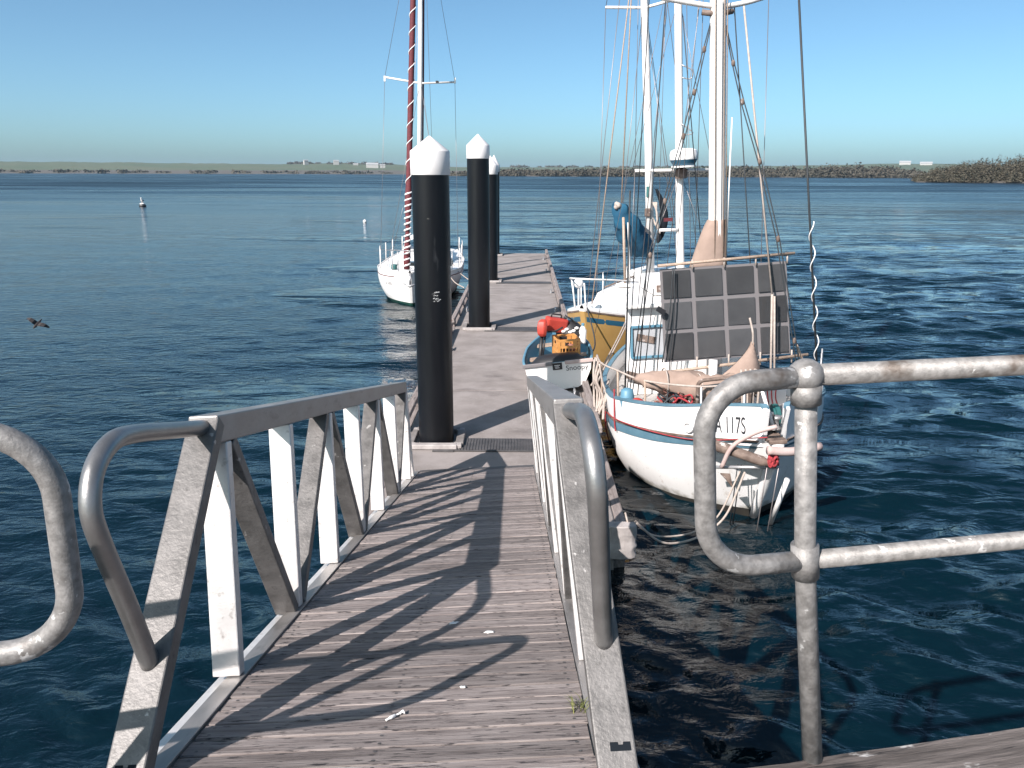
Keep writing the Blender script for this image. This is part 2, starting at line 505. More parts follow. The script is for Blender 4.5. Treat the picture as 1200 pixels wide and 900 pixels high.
# ------------------------------------------------------------------ water
def make_water():
    az_f = np.radians(np.linspace(-46, 46, 430))
    az_c = np.radians(np.linspace(46, 314, 50)[1:-1])
    az = np.concatenate([az_f, az_c])
    nr = 720
    rr = 1.2 * (320 / 1.2) ** (np.arange(nr) / (nr - 1))
    rr = np.concatenate([rr, [400, 520, 700, 1000, 1500, 2300, 3500, 5500]])
    RR, AZ = np.meshgrid(rr, az, indexing='ij')
    X = RR * np.sin(AZ)
    Y = RR * np.cos(AZ)
    g = np.random.default_rng(11)
    cell = RR * 0.0082

    def fld(sx, sy, seed):
        q = np.random.default_rng(seed)
        o = 0
        for _ in range(7):
            o = o + np.sin(X * q.normal() / sx + Y * q.normal() / sy + q.uniform(0, 6.28))
        return o / 2.6
    # the left, up-current side is smoother; broken by streaks of slick water
    side = 1 / (1 + np.exp(-(X + 0.10 * Y - 0.5) / (0.7 + 0.09 * RR)))
    amp = 0.15 + 0.88 * side
    amp = amp * (1 + 0.34 * np.clip(fld(14, 5, 3), -1.5, 1.5)) * (1 + 0.22 * np.clip(fld(3.2, 1.3, 5), -1.5, 1.5))
    near = np.exp(-RR / 5.0)
    amp = np.clip(amp * (1 - near) + near * 0.95, 0.12, 1.6)
    wx, wy = 0.35 * fld(2.2, 2.2, 21), 0.35 * fld(2.2, 2.2, 22)
    H = np.zeros_like(X)
    N = 100
    for k in range(N):
        lam = 0.22 * (1.9 / 0.22) ** (g.uniform())
        th = R(196) + g.normal() * 0.55
        ph = g.uniform(0, 6.28)
        kk = 2 * math.pi / lam
        A = 0.0047 * lam ** 0.8 * (1.5 if lam < 0.7 else 1.0)
        fade = np.clip((lam / cell - 2.2) / 3.0, 0, 1)
        c_ = np.sin(kk * ((X + wx) * math.sin(th) + (Y + wy) * math.cos(th)) + ph)
        H += A * fade * (c_ + 0.25 * c_ * c_)
    H *= amp * np.clip((330 - RR) / 250, 0, 1)
    H -= H[RR < 100].mean()
    n_r, n_a = X.shape
    co = np.stack([X, Y, H], -1).reshape(-1, 3)
    co = np.vstack([co, [[0, 0, 0]]])
    i = np.arange(n_r - 1)[:, None] * n_a
    j = np.arange(n_a)[None, :]
    j2 = (j + 1) % n_a
    q = np.stack([i + j, i + n_a + j, i + n_a + j2, i + j2], -1).reshape(-1, 4)
    ci = len(co) - 1
    tri = np.stack([np.full(n_a, ci), np.arange(n_a), (np.arange(n_a) + 1) % n_a], -1)
    me = bpy.data.meshes.new('water')
    me.vertices.add(len(co))
    me.vertices.foreach_set('co', co.astype(np.float32).ravel())
    me.loops.add(q.size + tri.size)
    me.loops.foreach_set('vertex_index', np.concatenate([q.ravel(), tri.ravel()]).astype(np.int32))
    me.polygons.add(len(q) + len(tri))
    ls = np.concatenate([np.arange(len(q)) * 4, q.size + np.arange(len(tri)) * 3])
    me.polygons.foreach_set('loop_start', ls.astype(np.int32))
    me.polygons.foreach_set('use_smooth', [True] * (len(q) + len(tri)))
    me.update()
    me.validate()
    bm = bmesh.new(); bm.from_mesh(me); bmesh.ops.recalc_face_normals(bm, faces=bm.faces)
    if sum(f.normal.z for f in list(bm.faces)[:200]) < 0:
        bmesh.ops.reverse_faces(bm, faces=bm.faces)
    bm.to_mesh(me); bm.free()
    m = bpy.data.materials.new('sea_water')
    m.use_nodes = True
    nt = m.node_tree
    L = nt.links.new
    b = nt.nodes['Principled BSDF']
    b.inputs['Base Color'].default_value = (0.0005, 0.0070, 0.0115, 1)
    b.inputs['Roughness'].default_value = 0.05
    b.inputs['IOR'].default_value = 1.45
    tc = nd(nt, 'ShaderNodeTexCoord')
    def layers(specs):
        hs = None
        for sc, st, dist, seed in specs:
            mp = nd(nt, 'ShaderNodeMapping')
            mp.inputs['Scale'].default_value = st
            mp.inputs['Location'].default_value = (seed, seed, 0)
            mp.inputs['Rotation'].default_value = (0, 0, R(-14))
            L(tc.outputs['Object'], mp.inputs[0])
            n = nd(nt, 'ShaderNodeTexNoise')
            n.inputs['Scale'].default_value = sc
            n.inputs['Detail'].default_value = 4
            n.inputs['Distortion'].default_value = 0.6
            L(mp.outputs[0], n.inputs['Vector'])
            mu = nd(nt, 'ShaderNodeMath', operation='MULTIPLY')
            L(n.outputs['Fac'], mu.inputs[0])
            mu.inputs[1].default_value = dist
            if hs is None:
                hs = mu.outputs[0]
            else:
                ad = nd(nt, 'ShaderNodeMath', operation='ADD')
                L(hs, ad.inputs[0])
                L(mu.outputs[0], ad.inputs[1])
                hs = ad.outputs[0]
        return hs
    fine = layers(((5.0, (0.7, 1.4, 1), 0.030, 2), (13.0, (0.75, 1.3, 1), 0.006, 5)))
    coarse = layers(((2.2, (0.7, 1.3, 1), 0.06, 0), (0.35, (0.55, 1.6, 1), 0.34, 9), (0.10, (0.45, 1.8, 1), 1.1, 13)))
    # gusts and slicks: how strongly the small ripples show, in long patches
    mp = nd(nt, 'ShaderNodeMapping')
    mp.inputs['Scale'].default_value = (0.05, 0.16, 1)
    L(tc.outputs['Object'], mp.inputs[0])
    n = nd(nt, 'ShaderNodeTexNoise')
    n.inputs['Scale'].default_value = 1.0
    n.inputs['Detail'].default_value = 5
    L(mp.outputs[0], n.inputs['Vector'])
    sep = nd(nt, 'ShaderNodeSeparateXYZ')
    L(tc.outputs['Object'], sep.inputs[0])
    sx = nd(nt, 'ShaderNodeMapRange')
    sx.inputs['From Min'].default_value = -9
    sx.inputs['From Max'].default_value = 10
    sx.inputs['To Min'].default_value = -0.32
    sx.inputs['To Max'].default_value = 0.22
    L(sep.outputs[0], sx.inputs[0])
    ad = nd(nt, 'ShaderNodeMath', operation='ADD')
    L(n.outputs['Fac'], ad.inputs[0])
    L(sx.outputs[0], ad.inputs[1])
    mr = nd(nt, 'ShaderNodeMapRange')
    mr.inputs['From Min'].default_value = 0.30
    mr.inputs['From Max'].default_value = 0.72
    mr.inputs['To Min'].default_value = 0.10
    mr.inputs['To Max'].default_value = 0.95
    L(ad.outputs[0], mr.inputs[0])
    # out in the channel the breeze ruffles the whole surface
    far = nd(nt, 'ShaderNodeMapRange')
    far.interpolation_type = 'SMOOTHSTEP'
    far.inputs['From Min'].default_value = 55
    far.inputs['From Max'].default_value = 170
    far.inputs['To Max'].default_value = 1.2
    ln = nd(nt, 'ShaderNodeVectorMath', operation='LENGTH')
    L(tc.outputs['Object'], ln.inputs[0])
    L(ln.outputs['Value'], far.inputs[0])
    ad2 = nd(nt, 'ShaderNodeMath', operation='ADD')
    L(mr.outputs[0], ad2.inputs[0])
    L(far.outputs[0], ad2.inputs[1])
    bp = nd(nt, 'ShaderNodeBump')
    bp.inputs['Distance'].default_value = 1.0
    bp.inputs['Strength'].default_value = 1.0
    mm_ = nd(nt, 'ShaderNodeMath', operation='MULTIPLY')
    L(ad2.outputs[0], mm_.inputs[0])
    L(coarse, mm_.inputs[1])
    aa_ = nd(nt, 'ShaderNodeMath', operation='ADD')
    L(mm_.outputs[0], aa_.inputs[0])
    L(fine, aa_.inputs[1])
    L(aa_.outputs[0], bp.inputs['Height'])
    L(bp.outputs[0], b.inputs['Normal'])
    # ripples too far out to resolve act as surface roughness
    rg = nd(nt, 'ShaderNodeMapRange')
    rg.interpolation_type = 'SMOOTHSTEP'
    rg.inputs['From Min'].default_value = 10
    rg.inputs['From Max'].default_value = 260
    rg.inputs['To Min'].default_value = 0.05
    rg.inputs['To Max'].default_value = 0.42
    L(ln.outputs['Value'], rg.inputs[0])
    pt_ = nd(nt, 'ShaderNodeMapRange')
    pt_.inputs['From Min'].default_value = 0.40
    pt_.inputs['From Max'].default_value = 0.56
    pt_.inputs['To Min'].default_value = 0.45
    pt_.inputs['To Max'].default_value = 1.0
    mp2 = nd(nt, 'ShaderNodeMapping')
    mp2.inputs['Scale'].default_value = (0.012, 0.05, 1)
    L(tc.outputs['Object'], mp2.inputs[0])
    n2 = nd(nt, 'ShaderNodeTexNoise')
    n2.inputs['Scale'].default_value = 1.0
    n2.inputs['Detail'].default_value = 6
    L(mp2.outputs[0], n2.inputs['Vector'])
    L(n2.outputs['Fac'], pt_.inputs[0])
    rm = nd(nt, 'ShaderNodeMath', operation='MULTIPLY')
    L(rg.outputs[0], rm.inputs[0])
    L(pt_.outputs[0], rm.inputs[1])
    L(rm.outputs[0], b.inputs['Roughness'])
    MATS['sea_water'] = m
    o = link('water', me, 'sea_water')
    tag(o, kind='structure')


make_water()


# ------------------------------------------------------------------ far shore
def px_az(px):
    return math.atan((px - 600) / 900 / 0.9646)


def ridge(name, pxs, hs, d0, depth, mat, foot=0.3):
    """land seen as a low ridge: heights hs at azimuths of pxs, near edge at distance d0."""
    mb = MB()
    rows = []
    n = 160
    for k in range(n + 1):
        px = pxs[0] + (pxs[-1] - pxs[0]) * k / n
        h = np.interp(px, pxs, hs)
        h *= 1 + 0.10 * mnoise.noise(Vector((px * 0.03, d0, 0))) + 0.05 * mnoise.noise(Vector((px * 0.12, d0, 3)))
        az = px_az(px)
        row = []
        for t, hf in ((0, -0.02), (0.02, 0.05), (0.25, 0.25), (0.6, 0.75), (1.0, 1.0), (1.6, 0.5), (2.2, -0.1)):
            d = d0 + depth * t
            row.append(Vector((d * math.sin(az), d * math.cos(az), h * hf + (foot if t > 0 and t < 2 else 0))))
        rows.append(row)
    mb.loft(rows, caps=False, closed=False)
    o = mb.build(name, mat, smooth=True)
    tag(o, kind='structure')


ridge('hills', (-260, 0, 180, 330, 372, 420, 470, 560, 700), (26, 27, 27, 25, 27, 30, 27, 17, 14), 1750, 700, 'pasture')
ridge('mud_shore', (-260, 0, 300, 470, 620), (4, 4.5, 6, 7, 5), 1400, 150, 'mudflat')
ridge('hills', (520, 640, 760, 900, 1000, 1060, 1150, 1300, 1500), (20, 22, 24, 27, 34, 34, 28, 24, 22), 1900, 800, 'pasture')
ridge('mud_shore', (520, 700, 860, 1045, 1100), (5, 5, 5, 5, 5), 820, 120, 'mudflat')
ridge('headland', (1042, 1070, 1130, 1230, 1330, 1480), (0.6, 1.2, 2.5, 3.0, 3, 3), 400, 60, 'mudflat')


def bushes(name, label, items, mat, leaf, per):
    """items: (x, y, z, rx, rz); leaf-sized quads spread through each lumpy crown."""
    tot = len(items) * per
    it = np.repeat(np.array(items), per, 0)
    g = np.random.default_rng(len(items))
    d = g.normal(size=(tot, 3))
    d /= np.linalg.norm(d, axis=1)[:, None]
    d[:, 2] = np.abs(d[:, 2]) * 1.0
    rad = g.uniform(0.35, 1.0, tot) ** 0.5
    lump = 1 + 0.28 * np.sin(d[:, 0] * 5 + it[:, 0]) * np.cos(d[:, 1] * 5 + it[:, 1])
    c = np.stack([it[:, 0] + d[:, 0] * it[:, 3] * rad * lump, it[:, 1] + d[:, 1] * it[:, 3] * rad * lump, it[:, 2] + d[:, 2] * it[:, 4] * rad * lump], -1)
    n = d + g.normal(size=(tot, 3)) * 0.55
    n /= np.linalg.norm(n, axis=1)[:, None]
    t = np.cross(n, g.normal(size=(tot, 3)))
    t /= np.linalg.norm(t, axis=1)[:, None]
    u = np.cross(n, t)
    s = (leaf * g.uniform(0.5, 1.3, tot))[:, None]
    co = np.stack([c - t * s, c + u * s * 0.6, c + t * s, c - u * s * 0.6], 1).reshape(-1, 3)
    me = bpy.data.meshes.new(name)
    me.vertices.add(len(co))
    me.vertices.foreach_set('co', co.astype(np.float32).ravel())
    me.loops.add(len(co))
    me.loops.foreach_set('vertex_index', np.arange(len(co), dtype=np.int32))
    me.polygons.add(tot)
    me.polygons.foreach_set('loop_start', (np.arange(tot) * 4).astype(np.int32))
    me.update()
    me.validate()
    o = link(name, me, mat)
    tag(o, label, 'scrub', kind='stuff')


def scatter(px0, px1, d0, d1, n, rlo, rhi, top, z0=0.4):
    out = []
    for _ in range(n):
        px = random.uniform(px0, px1)
        d = random.uniform(d0, d1)
        az = px_az(px)
        f = top(px)
        r = random.uniform(rlo, rhi)
        rz = f * random.uniform(0.45, 1.0)
        out.append((d * math.sin(az), d * math.cos(az), z0, r, rz))
    return out


bushes('headland_scrub', 'dense grey-green mangrove scrub covering the low headland at the right', scatter(1046, 1480, 398, 450, 350, 2.2, 5.0, lambda p: np.interp(p, (1042, 1060, 1090, 1130, 1160, 1200, 1480), (2.5, 6.0, 8.5, 10.5, 12.5, 11.0, 11))), 'foliage', 0.36, 680)
bushes('shore_scrub', 'long dark belt of scrub along the far shore behind the masts', scatter(520, 1048, 815, 900, 430, 5, 11, lambda p: np.interp(p, (520, 560, 600, 760, 880, 1000, 1040, 1048), (2, 6, 7.5, 9, 11, 12, 9, 5))), 'scrub', 1.25, 220)
bushes('distant_scrub', 'sparse scrub dotted along the distant left shore', scatter(-200, 470, 1400, 1500, 150, 5, 12, lambda p: 5 + 4 * mnoise.noise(Vector((p * .02, 0, 0))), 1.0), 'scrub', 2.6, 45)
bushes('hilltop_trees', 'dark tree clump on the distant hill left of the masts', scatter(358, 372, 2380, 2440, 12, 9, 14, lambda p: 9, 24) + scatter(378, 392, 2380, 2440, 9, 8, 12, lambda p: 7, 24) + scatter(396, 470, 2250, 2380, 34, 8, 15, lambda p: 9, 22), 'scrub', 3.2, 60)
bushes('skyline_trees', 'thin broken line of trees on the skyline at the right', scatter(600, 1180, 2500, 2650, 90, 7, 15, lambda p: np.interp(p, (600, 900, 990, 1040, 1180), (5, 6, 9, 8, 7)), 22), 'scrub', 3.2, 40)


def house(px, d, z, w, h, rot, label):
    az = px_az(px)
    t = thing('house', label, 'house', (d * math.sin(az), d * math.cos(az), z), (0, 0, -az + rot), 'far houses on the hills')
    MB().box((0, 0, h / 2 - 2), (w, w * 0.5, h + 4)).build('wall', 'house_wall', t)
    b = w / 2 + 0.6
    y = w * 0.25 + 0.6
    MB().loft([[Vector((x, -y, h - 0.003)), Vector((x, 0, h + w * 0.16)), Vector((x, y, h - 0.003))] for x in (-b, b)]).build('roof', 'house_roof', t)
    return t


house(376, 2200, 26, 12, 7, 0.5, 'small pale house between the two tree clumps on the left hill')
house(409, 2150, 26, 13, 6, 0.2, 'pale house at the left edge of the dark hilltop trees')
house(430, 2150, 20, 13, 4, 0, 'low pale shed below the dark hilltop trees')
house(448, 2050, 17, 30, 5, 0, 'long white shed right of the hilltop trees by the red-sailed mast')
house(459, 2050, 17, 13, 4.5, 0.1, 'short white shed at the right end of the long white shed')
house(29, 1480, 3, 7, 3.5, 0, 'tiny white house on the shore at the far left')
house(1027, 2480, 29, 28, 6, 0, 'long white building on the skyline right of the tall black wire')
house(1050, 2480, 27, 30, 5, 0, 'low white building on the skyline above the end of the scrub')


# ------------------------------------------------------------------ buoys and birds on the water
def buoy_big():
    t = thing('mooring_buoy', 'dark mooring buoy with a white top floating far out at left', 'buoy', (-38.2, 81.5, 0))
    t.scale = (.72, .72, .72)
    MB().lathe([(0.1, -0.3), (0.42, -0.15), (0.50, 0.05), (0.42, 0.25), (0.2, 0.33), (0.02, 0.34)], n=20).build('float', 'black_plastic', t, True)
    MB().lathe([(0.36, 0.30), (0.33, 0.46), (0.10, 0.50)], n=20).build('collar', 'clean_white', t, True)
    g = thing('seagull', 'white seagull perched on the dark mooring buoy', 'bird', (-38.2, 81.5, 0.36))
    g.scale = (.72, .72, .72)
    mb = MB()
    mb.ball((0, 0, 0.32), 0.2, 12, (0.75, 1.2, 0.85))
    mb.tube([(0, -0.12, 0.38), (0, -0.2, 0.52), (0, -0.22, 0.62)], [0.11, 0.08, 0.07], 8)
    mb.ball((0, -0.23, 0.66), 0.095, 10)
    mb.tube([(0, -0.3, 0.65), (0, -0.42, 0.63)], [0.03, 0.008], 6)
    mb.tube([(0, 0.15, 0.3), (0, 0.42, 0.24)], [0.1, 0.03], 6)
    mb.build('body', 'clean_white', g, True)
    for s in (-1, 1):
        MB().tube([(s * 0.06, 0, 0.2), (s * 0.06, 0, 0.0)], 0.016, 6).build('leg', 'orange_plastic', g)
        MB().ball((s * 0.13, 0.08, 0.34), 0.17, 10, (0.3, 1.3, 0.6)).build('wing', 'solar_frame', g, True)


buoy_big()
t = thing('mooring_float', 'small white float on the water left of the red-sailed yacht', 'buoy', (-10.7, 57, 0))
t.scale = (.6, .6, .6)
MB().ball((0, 0, 0.08), 0.22, 14).build('float', 'clean_white', t, True)
MB().tube([(0, 0, 0.28), (0, 0, 0.38)], 0.03, 8).build('ring', 'grey_metal', t, True)

t = thing('flying_bird', 'small dark bird with raised wings skimming the water at far left', 'bird', (-9.25, 14.75, 0.62), (R(28), R(28), R(10)))
mb = MB()
mb.tube([(0, -0.13, 0), (0, -0.08, 0.005), (0, 0, 0), (0, 0.08, 0), (0, 0.17, 0.005)], [0.008, 0.026, 0.032, 0.022, 0.006], 10)
mb.tube([(0, -0.12, 0.005), (0, -0.165, 0)], [0.008, 0.002], 6)
mb.build('body', 'bird_dark', t, True)
for s in (-1, 1):
    pts = [((0.0, -0.06), (0.0, 0.05)), ((0.07, -0.075), (0.07, 0.035)), ((0.14, -0.05), (0.14, 0.04)), ((0.21, 0.03), (0.21, 0.06))]
    zz = (0.012, 0.055, 0.06, 0.0)
    mb = MB()
    mb.loft([[Vector((s * p[0][0], p[0][1], z)), Vector((s * p[1][0], p[1][1], z)), Vector((s * p[1][0], p[1][1], z - 0.006)), Vector((s * p[0][0], p[0][1], z - 0.006))] for p, z in zip(pts, zz)])
    mb.build('wing', 'bird_dark', t)

# ------------------------------------------------------------------ wharf under the photographer
KS = 0.19                      # the wharf edge runs slightly away to the right


def wy(x, off=0.0):
    return 1.495 + KS * x + off


mb = MB()
xa, xb = -7.0, 7.0
mb._a([(xa, wy(xa) - 9, 1.88), (xb, wy(xb) - 9, 1.88), (xb, wy(xb) - 0.02, 1.88), (xa, wy(xa) - 0.02, 1.88),
       (xa, wy(xa) - 9, 1.55), (xb, wy(xb) - 9, 1.55), (xb, wy(xb) - 0.02, 1.55), (xa, wy(xa) - 0.02, 1.55)],
      [(0, 1, 2, 3), (7, 6, 5, 4), (0, 4, 5, 1), (2, 6, 7, 3), (1, 5, 6, 2), (3, 7, 4, 0)])
tag(mb.build('wharf_deck', 'kerb_timber'), kind='structure')
EDGE = Vector((1, KS, 0)).normalized()
INN = Vector((KS, -1, 0)).normalized()
KROT = math.atan(KS)
for x0, x1, lab in ((0.46, 5.2, 'weathered grey timber kerb on the wharf edge at lower right'), (-5.5, -1.16, 'weathered timber kerb on the wharf edge left of the gangway')):
    p0 = Vector((x0, wy(x0), 0)) + INN * 0.11
    ln = (x1 - x0) / EDGE.x
    mb = MB()
    N = 60
    rings = []
    for k in range(N + 1):
        q = ln * k / N
        ch = 0.012
        prof = [(-0.11, 1.885), (-0.11, 2.067 - ch), (-0.11 + ch, 2.067), (-0.04, 2.069), (0.03, 2.066), (0.11 - ch, 2.067), (0.11, 2.067 - ch), (0.11, 1.885)]
        rings.append([Vector((q, y_ + 0.0035 * mnoise.noise(Vector((q * 5, y_ * 20, 1))), z_ + 0.004 * mnoise.noise(Vector((q * 6, y_ * 30, 5))))) for y_, z_ in prof])
    mb.loft(rings)
    o = mb.build('kerb_timber', 'kerb_timber', smooth='auto', loc=(p0.x, p0.y, 0))
    o.rotation_euler.z = KROT
    tag(o, lab, 'kerb')

# pipe handrails of the wharf
PR = 0.0245


def rail_right():
    t = thing('pipe_railing', 'galvanised pipe railing with rounded end standing on the kerb at right', 'railing', (0.775, 1.63, 2.067))
    o = Vector((0.775, 1.63, 2.067))
    w = lambda x, z, yo=0.0: Vector((x, 1.53 + KS * x + yo, z)) - o
    PZ, MZ = 3.067, 2.606
    MB().tube([Vector((0, 0, -0.05)), w(0.706, MZ), w(0.657, PZ)], PR, 20).build('post', 'galvanised_pipe', t, True)
    MB().ball(w(0.6555, PZ), 0.0385, 18, (1.05, 1, 1)).build('ball_fitting', 'galvanised_pipe', t, True)
    MB().tube([w(0.664, PZ - 0.065), w(0.659, PZ - 0.02)], 0.0335, 20).build('socket', 'galvanised_pipe', t, True)
    d = (w(0.699, MZ + 0.05) - w(0.712, MZ - 0.05)).normalized()
    MB().tube([w(0.706, MZ) - d * 0.042, w(0.706, MZ) + d * 0.042], 0.0325, 20).build('collar', 'galvanised_pipe', t, True)
    MB().tube([w(0.66, PZ), w(4.6, PZ)], PR, 20).build('top_rail', 'galvanised_pipe', t, True)
    MB().tube([w(0.71, MZ), w(4.6, MZ - 0.01)], PR - 0.002, 20).build('middle_rail', 'galvanised_pipe', t, True)
    pts = fillet([w(0.655, PZ - 0.002), w(0.418, PZ - 0.012), w(0.458, MZ - 0.0), w(0.705, MZ)], 0.14, 12)
    MB().tube(pts, PR, 20).build('end_loop', 'galvanised_pipe', t, True)
    for x in (2.4, 4.1):
        MB().tube([w(x + 0.05, 2.0), w(x, PZ)], PR, 16).build('post', 'galvanised_pipe', t, True)


def rail_left():
    t = thing('pipe_railing', 'galvanised pipe railing with rounded end left of the gangway', 'railing', (-1.3, 1.26, 2.067))
    o = Vector((-1.3, 1.26, 2.067))
    w = lambda x, z: Vector((x, 1.53 + KS * x, z)) - o
    PZ, MZ = 3.035, 2.57
    pts = fillet([w(-2.9, PZ), w(-0.868, PZ), w(-0.880, MZ), w(-2.9, MZ)], 0.135, 12)
    MB().tube(pts, PR, 20).build('end_loop', 'galvanised_pipe', t, True)
    for x in (-1.3, -2.8):
        MB().tube([w(x, 2.0), w(x, PZ)], PR, 16).build('post', 'galvanised_pipe', t, True)
        MB().ball(w(x, PZ), 0.038, 16).build('ball_fitting', 'galvanised_pipe', t, True)


rail_right()
rail_left()


# ------------------------------------------------------------------ gangway
def gangway():
    sl, rr = math.atan(0.246), R(3)
    u = Vector((0, math.cos(sl), -math.sin(sl)))
    v = Vector((math.cos(rr), 0, math.sin(rr)))
    n = v.cross(u).normalized()
    v = u.cross(n)
    t = thing('gangway', 'sloping aluminium truss gangway with grey plank deck leading down to the pontoon', 'gangway')
    mw = Matrix.Identity(4)
    for i in range(3):
        mw[i][0], mw[i][1], mw[i][2] = v[i], u[i], n[i]
    mw.translation = Vector((-0.945, 2.35, 1.775))
    t.matrix_world = mw
    WD = 1.185
    # planks: one mesh of each of three shapes, shared
    shapes = []
    for s_ in range(4):
        mb = MB()
        w, h, c = 0.0885, 0.032, 0.0035
        prof = [(-w / 2, -h), (-w / 2, -c), (-w / 2 + c, 0), (w / 2 - c, 0), (w / 2, -c), (w / 2, -h)]
        rings = []
        for k in range(4):
            x = 0.012 + (WD - 0.024) * k / 3
            rings.append([Vector((x, y_ + random.uniform(-.0012, .0012), z_ + random.uniform(-.0012, .0012))) for y_, z_ in prof])
        mb.loft(rings)
        nf = len(mb.f)
        for x in (0.05, WD / 2 - 0.02, WD - 0.05):
            for y_ in (-0.024, 0.024):
                cx, cy = x + random.uniform(-.004, .004), y_ + random.uniform(-.003, .003)
                mb._a([(cx + .0055 * math.cos(k * math.pi / 3), cy + .0055 * math.sin(k * math.pi / 3), .0016) for k in range(6)], [tuple(range(6))])
        o = mb.build('plank', 'plank_wood')
        o.data.materials.append(MATS['cover_plate'])
        for p in o.data.polygons:
            if len(p.vertices) == 6 and all(o.data.vertices[q].co.z > .0013 for q in p.vertices) and p.area < .0002:
                p.material_index = 1
        shapes.append(o.data)
        bpy.data.objects.remove(o)
    y = -0.98
    i = 0
    while y < 5.12:
        o = bpy.data.objects.new('plank', shapes[random.randrange(4)])
        COL.objects.link(o)
        o.parent = t
        o.location = (random.uniform(-0.003, 0.003), y, random.uniform(-0.0025, 0.001))
        o.rotation_euler = (random.uniform(-.008, .008), 0, random.uniform(-.0015, .0015))
        y += 0.0945
        i += 1
    PITCH = 0.764
    for side in (0, 1):
        sg = -1 if side == 0 else 1
        x0 = 0.0 if side == 0 else WD          # inner edge
        xc = x0 + sg * 0.052                   # truss plane
        # kick angle and bottom chord
        mb = MB()
        mb.box((x0 + sg * 0.022, 2.02, 0.004), (0.062, 6.2, 0.010))
        mb.build('kick_plate', 'aluminium_dull', t, bevel=0.002)
        MB().box((xc, 2.02, -0.085), (0.10, 6.1, 0.15)).build('bottom_chord', 'aluminium', t, bevel=0.006)
        ln_ = 0.0 if side == 0 else -0.055
        X = lambda h: xc + ln_ * h
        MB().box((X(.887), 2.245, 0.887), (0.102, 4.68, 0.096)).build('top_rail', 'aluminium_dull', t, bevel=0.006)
        for k in range(7):
            MB().bar((xc, k * PITCH, 0.011), (X(.838), k * PITCH, 0.838), 0.098, 0.05, up=(0, 1, 0)).build('post', 'aluminium', t, bevel=0.005)
        for k in range(6):
            ya, yb = (k * PITCH + 0.055, 0.84), ((k + 1) * PITCH - 0.055, 0.011)
            if k % 2:
                ya, yb = (k * PITCH + 0.055, 0.011), ((k + 1) * PITCH - 0.055, 0.84)
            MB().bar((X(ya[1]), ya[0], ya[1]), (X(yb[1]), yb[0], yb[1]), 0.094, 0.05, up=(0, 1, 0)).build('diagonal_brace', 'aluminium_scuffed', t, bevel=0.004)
        # raking end members
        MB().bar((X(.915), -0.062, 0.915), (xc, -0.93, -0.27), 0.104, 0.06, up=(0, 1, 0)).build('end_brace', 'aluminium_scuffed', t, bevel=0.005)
        MB().bar((X(.84), 4.60, 0.84), (xc, 4.80, 0.011), 0.098, 0.05, up=(0, 1, 0)).build('end_brace', 'aluminium', t, bevel=0.004)
        pts = smooth_path([(X(h_), y_, h_) for y_, h_ in ((-0.085, 0.895), (-0.3, 0.905), (-0.58, 0.918), (-0.70, 0.905), (-0.785, 0.845), (-0.81, 0.755), (-0.77, 0.655), (-0.66, 0.46), (-0.555, 0.262))], 7)
        MB().tube(pts, 0.0265, 18).build('hand_loop', 'polished_pipe', t, True)
        # weld bead where the loop lands on the brace, and the base slot
        w_ = MB().lathe([(0.024, 0), (0.035, 0.0), (0.027, 0.012)], n=14).build('weld', 'aluminium_scuffed', t, True)
        w_.matrix_local = Matrix.Translation((X(.275), -0.552, 0.275)) @ Matrix.Rotation(R(42), 4, 'X')
        d = Vector((0, -0.868, -1.185)).normalized()
        nn = Vector((0, -1.185, 0.868)).normalized()
        pp = Vector((xc, -0.062, 0.915)) + d * 1.085 + nn * 0.031
        mb = MB()
        mb._a([pp + Vector((sx * 0.028, 0, 0)) + d * (sy * 0.011) for sx, sy in ((-1, -1), (-.25, -1), (-.2, -.4), (.2, -.4), (.25, -1), (1, -1), (1, 1), (-1, 1))], [tuple(range(8))])
        mb.build('drain_slot', 'dark_canvas', t)
    # landing flap on the pontoon
    mb = MB()
    mb._a([(0.0, 5.115, 0.0), (WD, 5.115, 0.0), (WD, 5.34, -0.012), (0.0, 5.34, -0.012), (0.0, 5.115, -0.03), (WD, 5.115, -0.03), (WD, 5.34, -0.022), (0, 5.34, -0.022)],
          [(0, 1, 2, 3), (7, 6, 5, 4), (0, 4, 5, 1), (2, 6, 7, 3), (1, 5, 6, 2), (3, 7, 4, 0)])
    mb.build('landing_flap', 'cover_plate', t)
    return t, mw


GW, GWM = gangway()


def on_deck(a_, l_, h_=0.0):
    return GWM @ Vector((a_, l_, h_))


# droppings, feather, grass
def splat(a_, l_, r_, lab):
    mb = MB()
    k = 11
    ring = []
    for i in range(k):
        th = 2 * math.pi * i / k
        q = r_ * random.uniform(0.45, 1.15)
        ring.append((q * math.cos(th), q * 0.75 * math.sin(th), 0.0015))
    top = [(x * .6, y * .6, 0.004) for x, y, z in ring]
    mb.loft([[Vector(p) for p in ring], [Vector(p) for p in top]])
    o = mb.build('bird_dropping', 'clean_white', smooth=True)
    o.matrix_world = GWM @ Matrix.Translation((a_, l_, 0.0))
    tag(o, lab, 'dropping')


